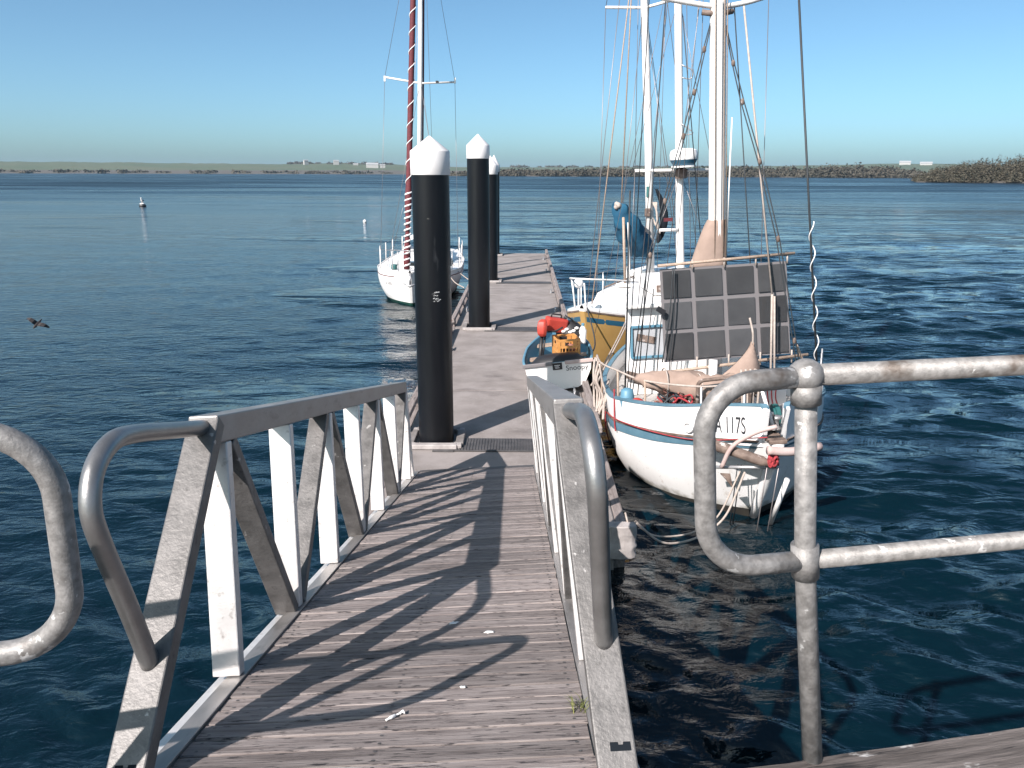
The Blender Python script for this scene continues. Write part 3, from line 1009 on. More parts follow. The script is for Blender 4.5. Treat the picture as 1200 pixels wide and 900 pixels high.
splat(0.86, 0.33, 0.024, 'white bird dropping inside the loop shadow on the gangway deck')
splat(0.79, -0.18, 0.014, 'small white dropping on the sunlit planks nearest the wharf')
splat(0.71, 0.46, 0.028, 'white bird dropping where the two pipe shadows cross on the deck')
mb = MB()
mb.tube(smooth_path([(0, 0, 0.004), (0.03, 0.012, 0.008), (0.055, 0.03, 0.006), (0.085, 0.034, 0.012)], 5), [0.006] * 4 + [0.009] * 6 + [0.005] * 6, 7)
mb.tube([(0.075, 0.033, 0.008), (0.095, 0.042, 0.014), (0.098, 0.022, 0.010)], [0.006, 0.009, 0.004], 6)
o = mb.build('twig', 'clean_white', smooth=True)
o.matrix_world = GWM @ Matrix.Translation((0.57, -0.40, 0.001)) @ Matrix.Rotation(R(20), 4, 'Z') @ Matrix.Scale(0.62, 4)
tag(o, 'small pale twig of debris lying on the nearest gangway planks', 'debris')
mb = MB()
for i in range(34):
    th = random.uniform(0, 6.28)
    ln = random.uniform(0.02, 0.055)
    b0 = Vector((random.uniform(-.02, .02), random.uniform(-.03, .03), 0))
    dr = Vector((math.cos(th) * .7, math.sin(th) * .7, 1)).normalized()
    sd_ = Vector((-math.sin(th), math.cos(th), 0)) * 0.0016
    m_ = b0 + dr * ln * .6
    tp = b0 + dr * ln + Vector((math.cos(th), math.sin(th), -.3)) * ln * .4
    mb._a([b0 - sd_, b0 + sd_, m_ + sd_ * .8, m_ - sd_ * .8, tp], [(0, 1, 2, 3), (3, 2, 4)])
o = mb.build('grass_tuft', 'grass')
o.matrix_world = GWM @ Matrix.Translation((1.155, -0.38, -0.002))
tag(o, 'small tuft of grass growing at the right deck edge near the wharf', 'grass')

# ------------------------------------------------------------------ pontoon
PYAW = R(-0.83)


def pon(xl, y, z=0.5):
    """pontoon-local (across, distance along) to world."""
    return Vector((-0.165 + 0.0145 * (y - 6.3) + xl, y, z))


SECT = [(6.28, 8.28), (8.32, 15.0), (15.04, 21.7), (21.74, 30.0)]
SLAB = ['short near pontoon section under the foot of the gangway', 'pontoon section between the nearest two black piles carrying the dinghy',
        'pontoon section just beyond the second black pile', 'farthest pontoon section ending in open water']
HW = 1.2
for (ya, yb), lab in zip(SECT, SLAB):
    t = thing('pontoon', lab, 'pontoon', pon(0, ya, 0), (0, 0, PYAW), 'pontoon sections in a row')
    ln = yb - ya
    mb = MB()
    c = 0.015
    prof = [(-HW + .1, -0.25), (-HW + .1, 0.5 - c), (-HW + .1 + c, 0.5), (HW - .1 - c, 0.5), (HW - .1, 0.5 - c), (HW - .1, -0.25)]
    npan = max(1, round(ln / 2.2))
    for k in range(npan):
        q0, q1 = ln * k / npan + (0.008 if k else 0), ln * (k + 1) / npan - 0.004
        mb = MB()
        dz = random.uniform(-0.004, 0.003)
        mb.loft([[Vector((x, q, z + (dz if z > 0 else 0))) for x, z in prof] for q in (q0, q1)])
        mb.build('deck_slab', 'pontoon_concrete', t, bevel=0.004)
    for s in (-1, 1):
        x = s * (HW - 0.05)
        MB().box((x, ln / 2, 0.38), (0.096, ln - 0.02, 0.22)).build('waler', 'waler_timber', t, bevel=0.01)
        MB().box((x, ln / 2, 0.08), (0.11, ln - 0.10, 0.17)).build('fender_board', 'waler_timber', t, bevel=0.012)
        if ya < 7:
            continue
        # raised bull rail on blocks
        MB().box((x, ln / 2, 0.63), (0.085, ln - 0.25, 0.075)).build('bull_rail', 'waler_timber', t, bevel=0.012)
        nb = int(ln / 1.1)
        blk = None
        for k in range(nb):
            if blk is None:
                blk = MB().box((0, 0, 0), (0.09, 0.16, 0.103)).build('rail_block', 'waler_timber', t, bevel=0.008)
            else:
                blk = clone(blk, t)
            blk.location = (x, 0.35 + (ln - 0.7) * k / (nb - 1), 0.5415)
        for k in range(2):
            yk = ln * (0.3 + 0.42 * k)
            mb = MB()
            mb.box((x - s * 0.16, yk, 0.51), (0.05, 0.16, 0.02))
            for d_ in (-.05, .05):
                mb.tube([(x - s * 0.16, yk + d_, 0.51), (x - s * 0.16, yk + d_, 0.57)], 0.016, 8)
            mb.tube([(x - s * 0.16, yk - .14, 0.585), (x - s * 0.16, yk - .05, 0.575), (x - s * 0.16, yk + .05, 0.575), (x - s * 0.16, yk + .14, 0.585)], [0.008, 0.018, 0.018, 0.008], 8)
            mb.build('cleat', 'grey_metal', t, True)
    # ribbed cover plate over the joint at the far end
    if yb < 29:
        mb = MB()
        mb.box((0.28, ln - 0.02, 0.508), (1.55, 0.42, 0.010))
        pl = mb.build('cover_plate', 'cover_plate', t, bevel=0.002)
        mb = MB()
        for k in range(46):
            mb.box((-0.47 + 1.5 * k / 45, ln - 0.02, 0.5165), (0.014, 0.38, 0.007))
        mb.build('tread_ribs', 'cover_plate', pl)
        if ya < 7:
            MB().box((-0.62, ln - 0.1, 0.507), (0.24, 0.3, 0.008)).build('cover_plate', 'cover_plate', t, bevel=0.002)

# worn fender on the near corner of the pontoon
t = thing('worn_fender', 'worn pale foam fender hanging on the near pontoon corner', 'fender', (0.99, 6.20, 0.34))
mb = MB()
rings = []
for k in range(9):
    z = -0.14 + 0.32 * k / 8
    rings.append([Vector((x_ * (1 + .22 * mnoise.noise(Vector((x_ * 9, k * .8, 2)))), y_ * (1 + .22 * mnoise.noise(Vector((k * .8, y_ * 9, 7)))), z)) for x_, y_ in ((-.13, -.05), (-.03, -.07), (.08, -.06), (.12, -.03), (.12, .05), (.0, .06), (-.13, .055))])
mb.loft(rings)
mb.build('foam_body', 'worn_white', t, 'auto', bevel=.012)
MB().tube([(0.05, 0.02, 0.16), (0.03, 0.10, 0.24)], 0.009, 8).build('lanyard', 'pale_rope', t, True)


# ------------------------------------------------------------------ piles
def pile(x, y, rad, zt, lab, cone=0.14, marks=True):
    t = thing('mooring_pile', lab, 'pile', (x, y, 0), group='black mooring piles with white caps')
    MB().lathe([(rad, -1.5), (rad, zt - cone - 0.10)], n=48).build('sleeve', 'black_sleeve', t, 'auto')
    MB().lathe([(rad + 0.006, zt - cone - 0.245), (rad + 0.009, zt - cone - 0.24), (rad + 0.009, zt - cone - 0.01), (rad + 0.004, zt - cone), (0.012, zt - 0.004), (0.004, zt)], n=48).build('cap', 'white_cap', t, 'auto')
    # guide collar on the pontoon deck: square frame of white and bare blocks
    rc = rad + 0.035
    for k, (dx, dy, w, d) in enumerate(((0, -1, 2 * rc + 0.16, 0.09), (0, 1, 2 * rc + 0.16, 0.09), (-1, 0, 0.09, 2 * rc - 0.012), (1, 0, 0.09, 2 * rc - 0.012))):
        MB().box((dx * (rc + 0.045), dy * (rc + 0.045), 0.53), (w - (.12 if k < 2 else 0), d, 0.055)).build('collar_block', 'worn_white' if k == 0 else 'pontoon_side', t, bevel=0.008)
    for k in range(4):
        th = math.pi / 4 + k * math.pi / 2
        MB().box((math.cos(th) * (rc + 0.05) * 1.3, math.sin(th) * (rc + 0.05) * 1.3, 0.53), (0.09, 0.09, 0.05)).build('corner_block', 'worn_white', t, bevel=0.006)
    return t


p1 = pile(-0.865, 8.43, 0.2, 3.87, 'nearest and tallest-looking black mooring pile beside the foot of the gangway', 0.15)
p2 = pile(-0.645, 15.16, 0.212, 4.20, 'second black mooring pile standing alone in the middle of the pontoon', 0.20)
p3 = pile(-0.60, 22.0, 0.2, 3.95, 'black mooring pile mostly hidden behind the second pile', 0.25)
p4 = pile(-0.66, 29.25, 0.2, 4.12, 'farthest black mooring pile near the end of the pontoon', 0.35)
# worn scraps of white sticker on the nearest pile
mb = MB()
for k in range(16):
    th = R(-90) + random.uniform(0.12, 0.44)
    z = 2.21 + random.uniform(-0.07, 0.05)
    w_, h_ = random.uniform(0.01, 0.045), random.uniform(0.004, 0.011)
    rr_ = 0.2022 + k * 0.00012
    q = []
    for i, j in ((-1, -1), (1, -1), (1, 1), (-1, 1)):
        tt = th + i * w_ / 2 / 0.2
        q.append(Vector((rr_ * math.cos(tt), rr_ * math.sin(tt), z + j * h_ / 2 + i * 0.004)))
    mb.quad(*q)
mb.build('sticker_remains', 'scuff_mark', p1)


# ------------------------------------------------------------------ boats
class Hull:
    def __init__(s, ys, bs, zs, zk, p=2.2, q=0.75, rake=0.5, rlen=2.0, stern_rake=0.0):
        s.ys, s.bs, s.zs, s.zk, s.p, s.q, s.rake, s.rlen, s.sr = ys, bs, zs, zk, p, q, rake, rlen, stern_rake
        s.L = ys[-1]

    def pt(s, y, t, side, off=0.0):
        b, zs, zk = spl(s.ys, s.bs, y), spl(s.ys, s.zs, y), spl(s.ys, s.zk, y)
        z = zk + (zs - zk) * t
        tt = min(max(t, 0), 1)
        h = b * max(0, 1 - (1 - tt) ** s.p) ** s.q
        if t > 1:
            h = b * (1 + 0.04 * (t - 1))
        yo = s.rake * (1 - t) * max(0, 1 - y / s.rlen) ** 1.3 - s.sr * (1 - t) * max(0, 1 - (s.L - y) / 1.5)
        return Vector((side * (h + off), y + yo, z))

    def t_at(s, y, z):
        zs, zk = spl(s.ys, s.zs, y), spl(s.ys, s.zk, y)
        return (z - zk) / (zs - zk)

    def skin(s, name, mat, parent, t0=0.0, t1=1.0, ny=48, nt=16):
        mb = MB()
        rows = []
        for i in range(ny + 1):
            y = s.L * i / ny
            f0 = t0(y) if callable(t0) else t0
            f1 = t1(y) if callable(t1) else t1
            ts = [f0 + (f1 - f0) * (k / nt) for k in range(nt + 1)]
            rows.append([s.pt(y, t_, -1) for t_ in reversed(ts)] + [s.pt(y, t_, 1) for t_ in ts])
        mb.loft(rows, caps=False, closed=False)
        mb._a(rows[-1], [tuple(range(len(rows[-1])))])
        mb._a(rows[0], [tuple(range(len(rows[0])))])
        o = mb.build(name, mat, parent, 'auto')
        return o

    def band(s, name, mat, parent, y0, y1, f0, f1, side, off=0.005, ny=40, thick=0.012):
        """strip lying proud of the hull between heights f0(y), f1(y)."""
        mb = MB()
        rings = []
        for i in range(ny + 1):
            y = y0 + (y1 - y0) * i / ny
            ta, tb = s.t_at(y, f0(y)), s.t_at(y, f1(y))
            tm = (ta + tb) / 2
            rings.append([s.pt(y, ta, side, off - thick), s.pt(y, ta, side, off), s.pt(y, tm, side, off + 0.002), s.pt(y, tb, side, off), s.pt(y, tb, side, off - thick)])
        mb.loft(rings)
        return mb.build(name, mat, parent, 'auto')

    def deck(s, name, mat, parent, dz=0.0, camber=0.05, ny=30):
        mb = MB()
        rows = []
        for i in range(ny + 1):
            y = s.L * i / ny
            t = s.t_at(y, spl(s.ys, s.zs, y) + dz)
            a_, b_ = s.pt(y, t, -1), s.pt(y, t, 1)
            rows.append([a_.lerp(b_, k / 6) + Vector((0, 0, camber * (1 - (k / 3 - 1) ** 2))) for k in range(7)])
        mb.loft(rows, caps=False, closed=False)
        return mb.build(name, mat, parent, True)


def wires(parent, name, mat, lines, r):
    for p, q in lines:
        MB().tube([p, q], r, 6).build(name, mat, parent, True)



V3 = Vector


def rope(parent, name, mat, pts, r, n=8, seg=7):
    return MB().tube(smooth_path(pts, n), r, seg).build(name, mat, parent, True)


# ---- near white wooden yacht, bow towards the camera
def yacht_near():
    t = thing('wooden_yacht', 'stubby white wooden yacht with pale blue trim and folding solar screen moored bow-on at right', 'yacht', (2.6, 6.95, 0), (0, R(-3), R(4)))
    H = Hull((0, .1, .4, .9, 1.5, 1.9, 2.8, 4.0, 4.8, 5.25), (.06, .14, .455, .86, 1.13, 1.23, 1.15, .80, .40, .06),
             (1.02, 1.0, .95, .87, .79, .75, .70, .70, .74, .80), (-.32, -.36, -.42, -.48, -.5, -.5, -.5, -.45, -.35, -.2), p=2.7, q=0.72, rake=0.72, rlen=1.6, stern_rake=0.6)
    wl0 = lambda y: H.t_at(y, 0.10 - 0.012 * y)
    H.skin('hull', 'hull_paint', t, t0=wl0)
    H.skin('underwater_hull', 'dark_antifoul', t, t0=0.0, t1=wl0, nt=6)
    H.deck('deck', 'bare_deck', t, dz=-0.02)
    zs = lambda y: spl(H.ys, H.zs, y)
    hb = lambda y: spl((0, .1, .9, 1.9, 3.2, 5.25), (.36, .36, .30, .26, .22, .20), y)
    for s in (-1, 1):
        # bulwark with cap rail, stopping short of the stem
        mb, cp = MB(), MB()
        ra, rc = [], []
        N = 44
        y1 = 4.9
        for i in range(N + 1):
            y = 0.05 + (y1 - 0.05) * (i / N) ** 1.4
            b0 = H.pt(y, 1, s)
            flare = 0.05 * hb(y)
            top = b0 + V3((s * flare, 0, hb(y) - (0.0 if i else 0.03)))
            inn = V3((s * 0.035, 0, 0))
            ra.append([b0 + V3((0, 0, -.05)), b0, b0.lerp(top, .5) + V3((s * .004, 0, 0)), top, top - inn, b0 - inn + V3((0, 0, -.05))])
            o_ = V3((s * .012, 0, 0))
            rc.append([top + o_, top + o_ + V3((0, 0, .028)), top - inn - o_ + V3((0, 0, .028)), top - inn - o_])
        # the forward end of the plank is cut at a rake
        for k, p in enumerate(ra[0]):
            p.y += 0.05 - 0.10 * (p.z - 0.98) / 0.36
        mb.loft(ra)
        bw = mb.build('bulwark', 'white_paint', t, 'auto')
        cp.loft(rc)
        cp.build('cap_rail', 'blue_trim', bw, 'auto')
        H.band('rubbing_strake', 'blue_trim', t, 0.10, 4.9, lambda y: zs(y) - 0.115 + 0.03 * max(0, 1 - y), lambda y: zs(y) - 0.012, s, 0.012, 50, 0.03)
        H.band('strake_moulding', 'dark_wood', t, 0.10, 4.9, lambda y: zs(y) - 0.012, lambda y: zs(y) + 0.012, s, 0.022, 50, 0.03)
        if s < 0:
            me = text_mesh('A 117S', 0.25, 0.0, 0.66)
            tw_ = max(v.co.x for v in me.vertices)
            for v in me.vertices:
                y = 0.405 - v.co.x / tw_ * 0.215
                b0 = H.pt(y, 1, s)
                v.co = b0 + V3((s * (0.05 * v.co.y + 0.010), -0.008, 0.075 + v.co.y))
            link('registration_letters', me, 'lettering', bw)
            MB().tube(smooth_path([H.pt(.62, 1, s) + V3((-.03 - .03 * math.sin(a_), -.012 * 0, .10 + .05 * math.cos(a_))) + V3((0, .045 * math.sin(a_), 0)) for a_ in [k * math.pi / 4 for k in range(9)]], 3), 0.011, 8).build('mooring_ring', 'clean_white', bw, True)
    # stem, white pole lashed along it, stem head fittings
    stem = [H.pt(0, t_, 1) * 1.0 for t_ in (0.25, .4, .55, .7, .85, 1.0)]
    stem = [V3((0.0, p.y - 0.03, p.z)) for p in stem]
    MB().tube(stem, [.045, .05, .055, .055, .06, .06], 8).build('stem_post', 'white_paint', t, True)
    MB().tube([(0.10, .30, .02), (0.13, .02, .62)], 0.026, 12).build('fender_pole', 'clean_white', t, True)
    MB().box((0, 0.16, 1.035), (0.17, 0.42, 0.04)).build('stem_head', 'dark_wood', t, bevel=.01)
    for x, z in ((-.08, 1.14), (0.0, 1.17), (.08, 1.13)):
        MB().lathe([(.045, 0), (.05, .02), (.025, .04), (.025, .10), (.05, .12), (.045, .14)], (x, .22, z - .06), 14).build('fairlead_roller', 'grey_metal', t, True)
    w_ = MB()
    w_.tube([(-.16, .5, 1.12), (.16, .5, 1.12)], [.09, .09], 16)
    w_.tube([(-.2, .5, 1.12), (-.16, .5, 1.12)], .12, 16)
    w_.tube([(.16, .5, 1.12), (.2, .5, 1.12)], .12, 16)
    w_.box((0, .55, 1.02), (.34, .2, .1))
    w_.build('anchor_winch', 'teal_green', t, 'auto')
    MB().tube([(0.02, .12, 1.10), (-.06, .3, 1.5)], 0.018, 8).build('winch_lever', 'clean_white', t, True)
    MB().tube([(.10, .10, 1.06), (.12, .16, 1.36)], 0.014, 8).build('winch_lever', 'grey_metal', t, True)
    # battered timber spar and pink pole across the bow
    MB().tube(smooth_path([(-.66, .36, .965), (-.42, .12, .93), (-.2, -.05, .875), (-.04, -.10, .83)], 5), [.055] * 6 + [.05] * 6 + [.035] * 4, 10).build('broken_spar', 'dark_wood', t, True)
    MB().tube(smooth_path([(-.13, -.10, .985), (.1, -.10, .955), (.42, -.02, .955)], 6), .042, 12).build('pink_pole', 'pink_pole', t, True)
    MB().tube(smooth_path([(-.04, -.08, 1.21), (-.22, -.02, 1.14), (-.42, .03, 1.0), (-.5, .10, .76)], 6), .022, 10).build('bent_pipe', 'pink_pole', t, True)
    MB().tube([(-.55, .22, .72), (-.02, -.09, .80)], .018, 8).build('anchor_stock', 'grey_metal', t, True)
    mb = MB()
    c0 = V3((-.47, .06, .66))
    mb._a([c0 + V3(p) * .62 for p in ((-.08, .02, .09), (.06, -.03, .09), (.11, -.04, -.16), (0, -.01, 0), (-.08, .03, .07), (.06, -.01, .07), (.11, -.02, -.17), (0, .01, -.02))],
          [(0, 1, 2, 3), (7, 6, 5, 4), (0, 4, 5, 1), (1, 5, 6, 2), (2, 6, 7, 3), (3, 7, 4, 0)])
    mb.build('anchor_fluke', 'dark_wood', t)
    mb = MB()
    for k in range(7):
        a_ = k * 1.7
        mb.tube(smooth_path([(-.07 + .05 * math.cos(a_ + j), -.10 + .05 * math.sin(a_ + j * 1.3), .88 + .05 * math.sin(j * 2 + k)) for j in range(5)], 4), .013, 6)
    mb.build('rope_lashing', 'red_rope', t, True)
    for (x, y, z0), (x1, y1, z1), m_ in (((-.34, .10, .78), (-.36, .22, .05), 'dark_wire'), ((-.31, .08, .78), (-.33, .22, .05), 'dark_wire'), ((-.02, -.11, .8), (-.06, .06, -.2), 'wire'), ((-.12, -.08, .8), (-.17, .06, -.2), 'wire')):
        MB().tube([(x, y, z0), (x1, y1, z1)], .006, 6).build('anchor_line', m_, t, True)
    # foredeck: rails, furled tan sail, rope heap, bags
    for x, y, z1 in ((-1.18, 1.75, 1.36), (-.98, 1.25, 1.36), (-.55, .62, 1.44), (-.22, .30, 1.55), (.35, .42, 1.5), (.72, .75, 1.42), (.95, 1.1, 1.42), (1.1, 1.45, 1.42), (-1.27, 2.3, 1.32), (-1.22, 2.9, 1.28)):
        MB().tube([(x, y, .78), (x, y, z1)], .013, 8).build('stanchion', 'varnished_wood' if x < -.9 else 'grey_metal', t, True)
    rope(t, 'guard_rail', 'pale_rope', [(-1.22, 2.9, 1.28), (-1.27, 2.3, 1.32), (-1.18, 1.75, 1.36), (-.98, 1.25, 1.36), (-.55, .62, 1.44), (-.22, .30, 1.55)], .012)
    rope(t, 'guard_rail', 'dark_wire', [(-.55, .62, 1.44), (-.22, .30, 1.55), (.0, .22, 1.5), (.35, .42, 1.5), (.72, .75, 1.42), (1.1, 1.45, 1.42)], .012)
    MB().tube(fillet([(-.50, .9, .85), (-.50, .9, 1.42), (.05, .85, 1.46), (.05, .85, .9)], .07), .02, 10).build('pulpit_frame', 'dark_wood', t, True)
    MB().bar((-.02, .86, 1.40), (.36, .9, 1.42), .05, .13).build('canvas_dodger', 'tan_canvas', t, bevel=.02)
    # furled sail bundled in tan canvas along the foredeck
    mb = MB()
    rings = []
    path = smooth_path([(-1.0, 1.35, 1.36), (-.6, 1.25, 1.30), (-.2, 1.12, 1.24), (.15, 1.05, 1.30), (.42, 1.05, 1.36)], 8)
    for i, p in enumerate(path):
        f = i / (len(path) - 1)
        ra = .06 + .10 * math.sin(math.pi * min(1, f * 1.05)) ** .7
        rings.append([p + V3((.2 * ra * math.cos(k * math.pi / 9), ra * .7 * math.cos(k * math.pi / 9), ra * (1.15 if math.sin(k * math.pi / 9) < 0 else .8) * math.sin(k * math.pi / 9))) * (1 + .16 * mnoise.noise(V3((i * .5, k * .7, 4)))) if False else
                      p + V3((.1 * math.cos(k * math.pi / 9), ra * .8 * math.cos(k * math.pi / 9), ra * math.sin(k * math.pi / 9))) * (1 + .42 * mnoise.noise(V3((i * .55, k * .6, 4))) + .15 * mnoise.noise(V3((i * 1.5, k * 1.3, 9)))) for k in range(18)])
    mb.loft(rings)
    mb.build('furled_sail', 'tan_canvas', t, True)
    mb = MB()                                                    # hanging corner of the tan cover
    N = 10
    rings = []
    for i in range(N + 1):
        f = i / N
        z = 1.74 - .42 * f
        w0, w1 = .17 - .42 * f ** 1.5, .19 + .13 * f
        rings.append([V3((w0, 1.18 - .03 * f, z)), V3(((w0 + w1) / 2, 1.13 - .05 * f + .02 * math.sin(f * 7), z)), V3((w1, 1.18, z)), V3((w1, 1.20, z)), V3(((w0 + w1) / 2, 1.15 - .05 * f + .02 * math.sin(f * 7), z)), V3((w0, 1.20 - .03 * f, z))])
    mb.loft(rings)
    mb.build('sail_cover_corner', 'tan_canvas', t, True)
    rope(t, 'sail_lashing', 'pale_rope', [(.18, 1.16, 1.72), (.17, 1.15, 1.85), (.15, 1.2, 2.0)], .012)
    for f_ in (.18, .4, .6, .8):
        p = path[int(f_ * (len(path) - 1))]
        rope(t, 'sail_gasket', 'pale_rope', [p + V3((0, .15 * math.cos(a_), .15 * math.sin(a_))) for a_ in [k * math.pi / 5 for k in range(11)]], .008, 3, 6)
    for k in range(9):
        x_ = random.uniform(-.9, .1)
        mb = MB()
        mb.ball((x_, .95 + random.uniform(-.12, .2) - .3 * x_ * .3, 1.04), random.uniform(.035, .075), 9, (random.uniform(.8, 1.6), 1, random.uniform(.5, 1)))
        mb.build('deck_clutter', random.choice(('black_plastic', 'dark_wood', 'brown_rope', 'solar_frame', 'white_paint')), t, True)
    # white tarpaulin scraps under the sail, heap of chain and rope
    mb = MB()
    N = 13
    rows = []
    for i in range(N):
        rows.append([V3((-1.02 + 1.05 * i / (N - 1), .82 + .5 * j / 5 + .35 * (1 - i / N), .95 + .12 * math.sin(math.pi * j / 5) * (1 + .6 * mnoise.noise(V3((i * .6, j * .6, 9)))) + .05 * mnoise.noise(V3((i * 1.1, j, 2))))) for j in range(6)])
    mb.loft(rows, caps=False, closed=False)
    mb.build('tarpaulin', 'clean_white', t, True)
    for k in range(9):
        cx, cy = random.uniform(-.80, -.45), random.uniform(1.02, 1.32)
        pts = []
        for j in range(16):
            a_ = j * .8 + k
            r_ = .075 + .04 * math.sin(j * 1.9 + k)
            pts.append((cx + r_ * 1.3 * math.cos(a_), cy + r_ * math.sin(a_), 1.09 + .06 * math.sin(j * 1.3 + k) + .014 * k))
        rope(t, 'rope_coil', ('brown_rope', 'red_rope', 'brown_rope', 'dark_wire')[k % 4], pts, .011, 4, 6)
    MB().ball((-1.03, 1.42, 1.06), .08, 12, (1, 1, .7)).build('red_float', 'red_plastic', t, True)
    mb = MB()
    mb.loft([[V3((-1.10 + r_ * math.cos(k * math.pi / 7), 1.62 + r_ * math.sin(k * math.pi / 7), z)) for k in range(14)] for r_, z in ((.055, .82), (.075, .9), (.085, 1.05), (.07, 1.16), (.03, 1.18))])
    mb.build('blue_bag', 'pale_blue', t, True)
    MB().box((-.15, .75, 1.02), (.16, .1, .06), Matrix.Rotation(.4, 3, 'Z')).build('blue_cloth', 'pale_blue', t, bevel=.02)
    MB().box((-.33, .8, 1.05), (.12, .1, .16), Matrix.Rotation(.3, 3, 'Y')).build('pink_cloth', 'pink_pole', t, bevel=.02)
    rope(t, 'red_line', 'red_rope', [H.pt(1.75, 1.3, -1), H.pt(1.72, 1.0, -1, .03), H.pt(1.7, .9, -1, .03)], .009)
    rope(t, 'red_line', 'red_rope', [H.pt(2.25, 1.0, -1, .04), H.pt(1.6, 1.02, -1, .04), H.pt(1.0, 1.0, -1, .045), H.pt(.5, .98, -1, .05), (-.12, -.06, 1.10)], .006)
    rope(t, 'red_line', 'red_rope', [H.pt(2.2, 1.0, -1, .03), H.pt(2.3, .8, -1, .03), H.pt(2.4, .62, -1, .03)], .009)
    for k in range(3):
        rope(t, 'red_line', 'red_rope', [(.02 + .05 * k, .35, 1.5), (.10 + .04 * k, .5, 1.3), (.16 + .06 * k, .6, 1.12)], .007)
    # bundle of pale lines hanging off the side rail
    for k in range(6):
        x0 = -1.27 - .01 * k
        pts = [(x0, 2.3 + .06 * k, 1.32), (x0 - .03, 2.25 + .05 * k, 1.1), (x0 + .02, 2.2 + .07 * k, .9), (x0 - .04, 2.15 + .05 * k, .72), (x0 - .03, 2.2, .6 + .03 * k)]
        rope(t, 'hanging_line', 'pale_rope', [V3(p) + V3((random.uniform(-.03, .03), random.uniform(-.03, .03), 0)) for p in pts], .014, 5)
    for k in range(4):
        rope(t, 'hanging_line', 'pale_rope', [(-.02 + .05 * k, .95, 1.5), (-.03 + .06 * k, .88, 1.3), (-.02 + .05 * k, .86, 1.05)], .012, 5)
    # deckhouse
    mb = MB()
    x0, x1 = -.84, .95
    mb._a([(x0, 2.85, .72), (x1, 2.85, .72), (x1, 2.92, 1.86), (x0, 2.92, 1.86), (-.36, 4.6, .72), (x1, 4.6, .72), (x1 - .1, 4.5, 1.8), (-.38, 4.5, 1.8)],
          [(0, 1, 2, 3), (5, 4, 7, 6), (3, 2, 6, 7), (0, 3, 7, 4), (1, 5, 6, 2)])
    dh = mb.build('deckhouse', 'clean_white', t, bevel=.02)
    mb = MB()
    rf = [V3(p) for p in ((-.87, 2.80, 1.872), (1.0, 2.80, 1.872), (.9, 4.6, 1.85), (-.38, 4.6, 1.85))]
    mb._a(rf + [p + V3((0, 0, .05)) for p in rf], [(3, 2, 1, 0), (4, 5, 6, 7), (0, 1, 5, 4), (1, 2, 6, 5), (2, 3, 7, 6), (3, 0, 4, 7)])
    mb.build('roof', 'clean_white', dh, bevel=.015)
    mb = MB()
    mb.box((.2, 3.85, 2.02), (1.1, .9, .2))
    mb.build('upper_cabin', 'clean_white', dh, bevel=.04)
    MB().box((-.20, 3.39, 2.02), (.22, .02, .09)).build('cabin_slot', 'dark_wood', dh)
    mb = MB()
    yf = lambda z: 2.85 + (z - .72) / 1.14 * .07
    xa, xb, za, zb = -.77, -.30, 1.22, 1.62
    fr = MB()
    for (p, q) in (((xa, za), (xb, za)), ((xb, za), (xb, zb)), ((xb, zb), (xa, zb)), ((xa, zb), (xa, za))):
        fr.bar((p[0], yf(p[1]) - .012, p[1]), (q[0], yf(q[1]) - .012, q[1]), .028, .05, up=(0, 1, 0))
    wf = fr.build('window_frame', 'pale_blue', dh)
    mb.quad((xa, yf(za) - .006, za), (xb, yf(za) - .006, za), (xb, yf(zb) - .006, zb), (xa, yf(zb) - .006, zb))
    mb.build('pane', 'grey_glass', wf)
    MB().bar((-.70, yf(1.47) - .02, 1.49), (-.46, yf(1.44) - .02, 1.43), .01, .09).build('timber_batten', 'dark_wood', dh)
    MB().bar((-.86, 2.80, 1.02), (-.62, 2.80, .94), .02, .10).build('timber_batten', 'dark_wood', dh)
    # masts
    mm = MB().tube([(.11, 2.2, .72), (.10, 2.2, 2.9), (.06, 2.2, 5.3), (0, 2.2, 9.6)], [.095, .095, .088, .06], 24).build('main_mast', 'spar_white', t, True)
    MB().bar((.10, 2.10, 2.6), (.055, 2.10, 5.3), .03, .03).build('mast_track', 'spar_white', mm)
    for xo in (-.055, .045, .075):
        MB().tube([(.11 + xo, 2.08, 2.0), (.05 + xo, 2.10, 5.6), (xo * .5, 2.12, 9.4)], .006, 6).build('halyard', 'varnished_wood', mm, True)
    MB().tube(smooth_path([(-.56, 2.2, 5.36), (-.25, 2.2, 5.30), (.06, 2.18, 5.25), (.36, 2.2, 5.28), (.70, 2.2, 5.36)], 5), .028, 10).build('crosstree', 'spar_white', mm, True)
    MB().tube([(-.12, 2.19, 5.2), (.06, 2.17, 5.17), (.22, 2.19, 5.2)], .03, 10).build('crosstree_bracket', 'dark_wood', mm, True)
    mb = MB()                                                     # tan boot round the foot of the mast
    rings = []
    for i in range(9):
        f = i / 8
        z = 2.42 + .56 * f
        ra = .13 - .02 * f
        lx = -.20 * (1 - f) ** .8
        rings.append([V3((.10 + math.cos(k * math.pi / 10) * ra + (lx if math.cos(k * math.pi / 10) < 0 else 0) * abs(math.cos(k * math.pi / 10)), 2.2 + ra * math.sin(k * math.pi / 10), z + .015 * mnoise.noise(V3((k, i, 1))))) for k in range(20)])
    mb.loft(rings)
    mb.build('mast_boot', 'tan_canvas', mm, True)
    mz = MB().tube([(.28, 4.2, 1.6), (.24, 4.2, 2.35), (.18, 4.2, 5.72), (.14, 4.2, 7.6)], [.06, .058, .052, .045], 18).build('mizzen_mast', 'spar_white', t, True)
    MB().tube([(-.42, 4.16, 3.56), (.68, 4.16, 3.52)], .022, 10).build('crosstree', 'spar_white', mz, True)
    MB().tube([(-.08, 4.16, 2.73), (.2, 4.16, 2.72)], .022, 10).build('mast_step', 'spar_white', mz, True)
